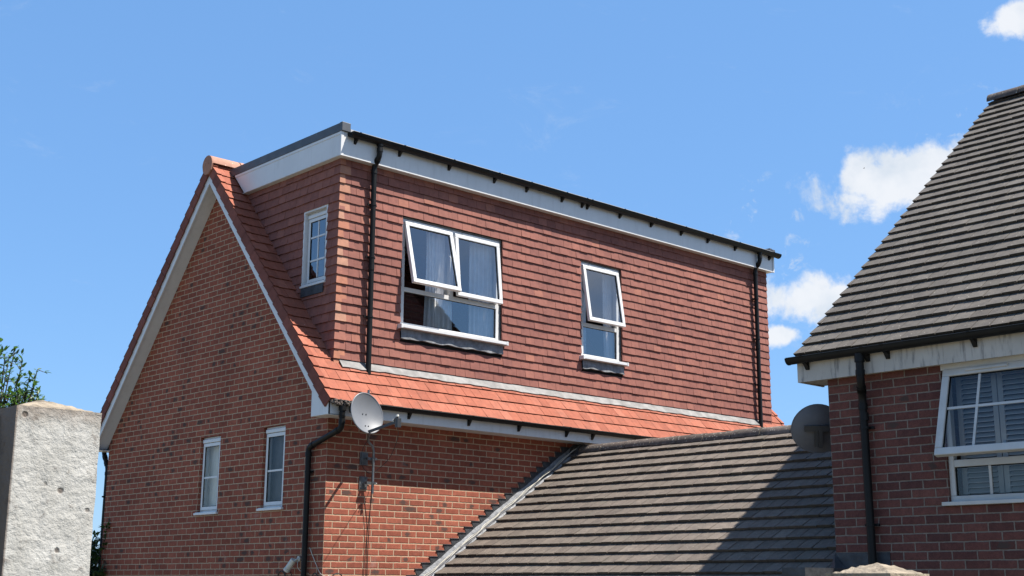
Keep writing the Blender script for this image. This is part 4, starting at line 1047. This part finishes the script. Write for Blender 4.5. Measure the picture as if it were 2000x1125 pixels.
cable([(-.02, .19, -.35), (-.03, .17, -.15), (-.03, .12, -.06), (-.02, .05, -.10), (-.012, .03, -.25)], .007, 'cable_black', 'black cable bent over at the foot of the brick corner right of the downpipe')
cable([(.08, -.012, -.25), (.12, -.02, -.10), (.2, -.02, -.06), (.27, -.02, -.12), (.28, -.012, -.4)], .007, 'cable_black', 'black cable hump at the foot of the sunlit wall beside the corner')

# ------------------------------------------------------------------ gate piers and garden wall in front
def pier(name, x0, x1, y0, y1, zt, apex, m, mcap, label, lump=.004, seed=0, zb=-1.9, capov=.006):
    root = thing(name, ((x0+x1)/2, (y0+y1)/2, zb), label, 'pillar')
    rr = random.Random(seed); mb = MB(); nx, nz = 14, 60
    # body as a grid so that the edges can be worn and uneven
    loop = []
    def side(n): pass
    per = [(x0+(x1-x0)*i/nx, y0) for i in range(nx)]+[(x1, y0+(y1-y0)*i/nx) for i in range(nx)]+[(x1-(x1-x0)*i/nx, y1) for i in range(nx)]+[(x0, y1-(y1-y0)*i/nx) for i in range(nx)]
    cx, cy = (x0+x1)/2, (y0+y1)/2; n = len(per)
    from mathutils import noise as mn
    for k in range(nz+1):
        z = zb+(zt-zb)*k/nz
        for (x, y) in per:
            p = Vector((x, y, z)); d = mn.noise(p*14+Vector((seed, 0, 0)))*lump+mn.noise(p*34)*lump*.6; v = Vector((x-cx, y-cy, 0)).normalized()
            q = p+v*d; mb.v.append(tuple(q))
    for k in range(nz):
        for i in range(n): mb.f.append([k*n+i, k*n+(i+1) % n, (k+1)*n+(i+1) % n, (k+1)*n+i]); mb.t.append(.5)
    mb.build('shaft', m, root, smooth=False)
    cp = MB(); k = 12; a = capov
    for i in range(k+1):
        for j in range(k+1):
            u, v = i/k, j/k; hgt = min(u, 1-u, v, 1-v)*2
            x = x0-a+(x1-x0+2*a)*u; y = y0-a+(y1-y0+2*a)*v
            edge = hgt == 0
            z = zt-.004+(apex-zt)*hgt**.9+mn.noise(Vector((x*30, y*30, seed)))*.006
            cp.v.append((x+rr.uniform(-.002, .002), y+rr.uniform(-.002, .002), z))
    for i in range(k):
        for j in range(k): cp.f.append([i*(k+1)+j, (i+1)*(k+1)+j, (i+1)*(k+1)+j+1, i*(k+1)+j+1]); cp.t.append(.5)
    b0 = len(cp.v); rim = [(i, 0) for i in range(k)]+[(k, j) for j in range(k)]+[(k-i, k) for i in range(k)]+[(0, k-j) for j in range(k)]
    for (i, j) in rim: v = cp.v[i*(k+1)+j]; cp.v.append((v[0], v[1], zt-.035))
    for q in range(len(rim)):
        a1 = rim[q][0]*(k+1)+rim[q][1]; r2 = rim[(q+1) % len(rim)]; a2 = r2[0]*(k+1)+r2[1]; cp.f.append([b0+q, b0+(q+1) % len(rim), a2, a1]); cp.t.append(.5)
    cp.build('cap', mcap, root)
    return root
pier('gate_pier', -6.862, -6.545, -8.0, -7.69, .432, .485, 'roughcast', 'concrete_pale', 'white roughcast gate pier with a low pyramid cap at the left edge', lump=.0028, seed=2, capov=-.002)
pier('gate_pier', -4.23, -3.95, -9.83, -9.55, -.128, -.080, 'concrete_pale', 'concrete_pale', 'small weathered stone pier top poking up at the bottom right', lump=.008, seed=5, capov=.0)
gw = thing('garden_wall', (-7.6, -7.8, -1.9), 'grey concrete garden wall butting against the white pier', 'wall')
mb = MB(); mb.box((-9.8, -7.87, -1.9), (-6.87, -7.70, .265)); mb.build('wall', 'concrete', gw)
mb = MB(); mb.box((-9.8, -7.88, .267), (-6.87, -7.69, .29)); mb.build('string_course', 'concrete', gw, bevel=.006)
mb = MB(); mb.prism([(-9.8, -7.875, .292), (-9.8, -7.69, .292), (-9.8, -7.70, .425), (-9.8, -7.86, .41)], (2.93, 0, 0)); mb.build('coping', 'concrete', gw, bevel=.008)

# ------------------------------------------------------------------ trees
def leaf(mb, p, d, up, L, Wd, tone):
    d = d.normalized(); s = d.cross(up)
    if s.length < 1e-3: s = d.cross(Vector((1, .3, 0)))
    s.normalize(); n = s.cross(d); q = [p, p+d*L*.35+s*Wd/2+n*Wd*.12, p+d*L*.72+s*Wd*.36+n*Wd*.05-n*L*.05, p+d*L-n*L*.14, p+d*L*.72-s*Wd*.36+n*Wd*.05-n*L*.05, p+d*L*.35-s*Wd/2+n*Wd*.12, p+d*L*.5-n*L*.03]
    mb.add(q, [(0,1,6),(1,2,6),(2,3,6),(3,4,6),(4,5,6),(5,0,6)], tone)
def tree(base, top, shoots, label, m, lsize=.055, seed=0, group=None, spread=.5, per=16, nfill=60):
    rr = random.Random(seed); root = thing('tree', base, label, 'tree', group)
    base = Vector(base); top = Vector(top); wd = MB(); lv = MB()
    mid = base.lerp(top, .5)+Vector((.06, .04, 0))
    wd.tube([base, base.lerp(mid, .5)+Vector((.02, 0, 0)), mid, top], [.09, .075, .06, .035], 8)
    ends = list(shoots)
    for i in range(nfill):
        a = rr.uniform(0, 2*pi); h = rr.uniform(-.75, .55); r = spread*sqrt(max(.05, 1-(h*.9)**2))*rr.uniform(.55, 1.05)
        ends.append(top+Vector((cos(a)*r, sin(a)*r, h*spread*1.1)))
    for e in ends:
        e = Vector(e); t_ = rr.uniform(.45, 1.0); st = base.lerp(top, t_); L = (e-st).length
        c = st.lerp(e, .5)+Vector((rr.uniform(-.1, .1), rr.uniform(-.1, .1), -.08*L))*1
        pts = [st*(1-k)**2+c*2*k*(1-k)+e*k*k for k in [i/6 for i in range(7)]]
        wd.tube(pts, [.014-.0018*i for i in range(7)], 5)
        nl = int(per*max(.6, L/.6))
        for i in range(nl):
            k = 1-(i/nl)**1.3*.9 if i else 1
            p = st*(1-k)**2+c*2*k*(1-k)+e*k*k; d = (e-c).normalized()
            o = Vector((rr.gauss(0, 1), rr.gauss(0, 1), rr.gauss(0, .6))).normalized()
            dd = (d*.55+o*.9+Vector((0, 0, .1)))
            if rr.random() < .45:      # short side twig
                q = p+o*rr.uniform(.03, .09)
                wd.tube([p, q], [.003, .002], 4)
                for _ in range(3): leaf(lv, q+o*rr.uniform(-.02, .02), dd+Vector((rr.gauss(0,.5), rr.gauss(0,.5), rr.gauss(0,.5))), Vector((0, 0, 1)), lsize*rr.uniform(.7, 1.2), lsize*.45, rr.random())
            leaf(lv, p, dd, Vector((rr.gauss(0, .4), rr.gauss(0, .4), 1)), lsize*rr.uniform(.7, 1.25), lsize*.46, rr.random())
    wd.build('trunk', 'bark', root); lv.build('crown', m, root)
    return root
def at(x, y, d): return CAM+(_r2*((x-1000)/2538)+_u2*(-(y-562.5)/2538)+_f)*d
T = at(-30, 815, 9.5)
sh_px = [(8, 655), (42, 672), (30, 690), (55, 703), (85, 716), (70, 730), (90, 755), (78, 747), (60, 760), (22, 685), (5, 690), (45, 735), (75, 775), (-15, 660), (-30, 680)]
tree((T.x, T.y, -3.2), T, [at(x-12, y+6, 9.5+R.uniform(-.12, .12)) for x, y in sh_px], 'leafy green fruit tree rising behind the garden wall at the left edge', 'leaf', seed=3, spread=.36, per=20, nfill=130, lsize=.046)
T2 = at(150, 1085, 19)
tree((T2.x, T2.y, -3.3), T2, [], 'dark leafy bush seen between the white pier and the rear downpipe', 'leaf_dark', lsize=.09, seed=9, spread=.72, per=22, nfill=110)

# a small bird far off against the cloud
bp = at(1687, 329, 60)
mb = MB(); mb.tube([bp+Vector((-.05, 0, 0)), bp+Vector((-.025, 0, .005)), bp+Vector((.03, 0, .01)), bp+Vector((.06, 0, 0))], [.002, .012, .011, .003], 8)
mb.add([bp+Vector((-.03, 0, .01)), bp+Vector((.04, 0, .01)), bp+Vector((.0, .07, .04)), bp+Vector((-.02, .05, .03))], [(0,1,2,3)])
mb.add([bp+Vector((-.03, 0, .01)), bp+Vector((.04, 0, .01)), bp+Vector((.0, -.07, .04)), bp+Vector((-.02, -.05, .03))], [(3,2,1,0)])
tag(mb.build('bird', 'cable_black'), 'tiny dark bird flying in front of the large cloud', 'bird')
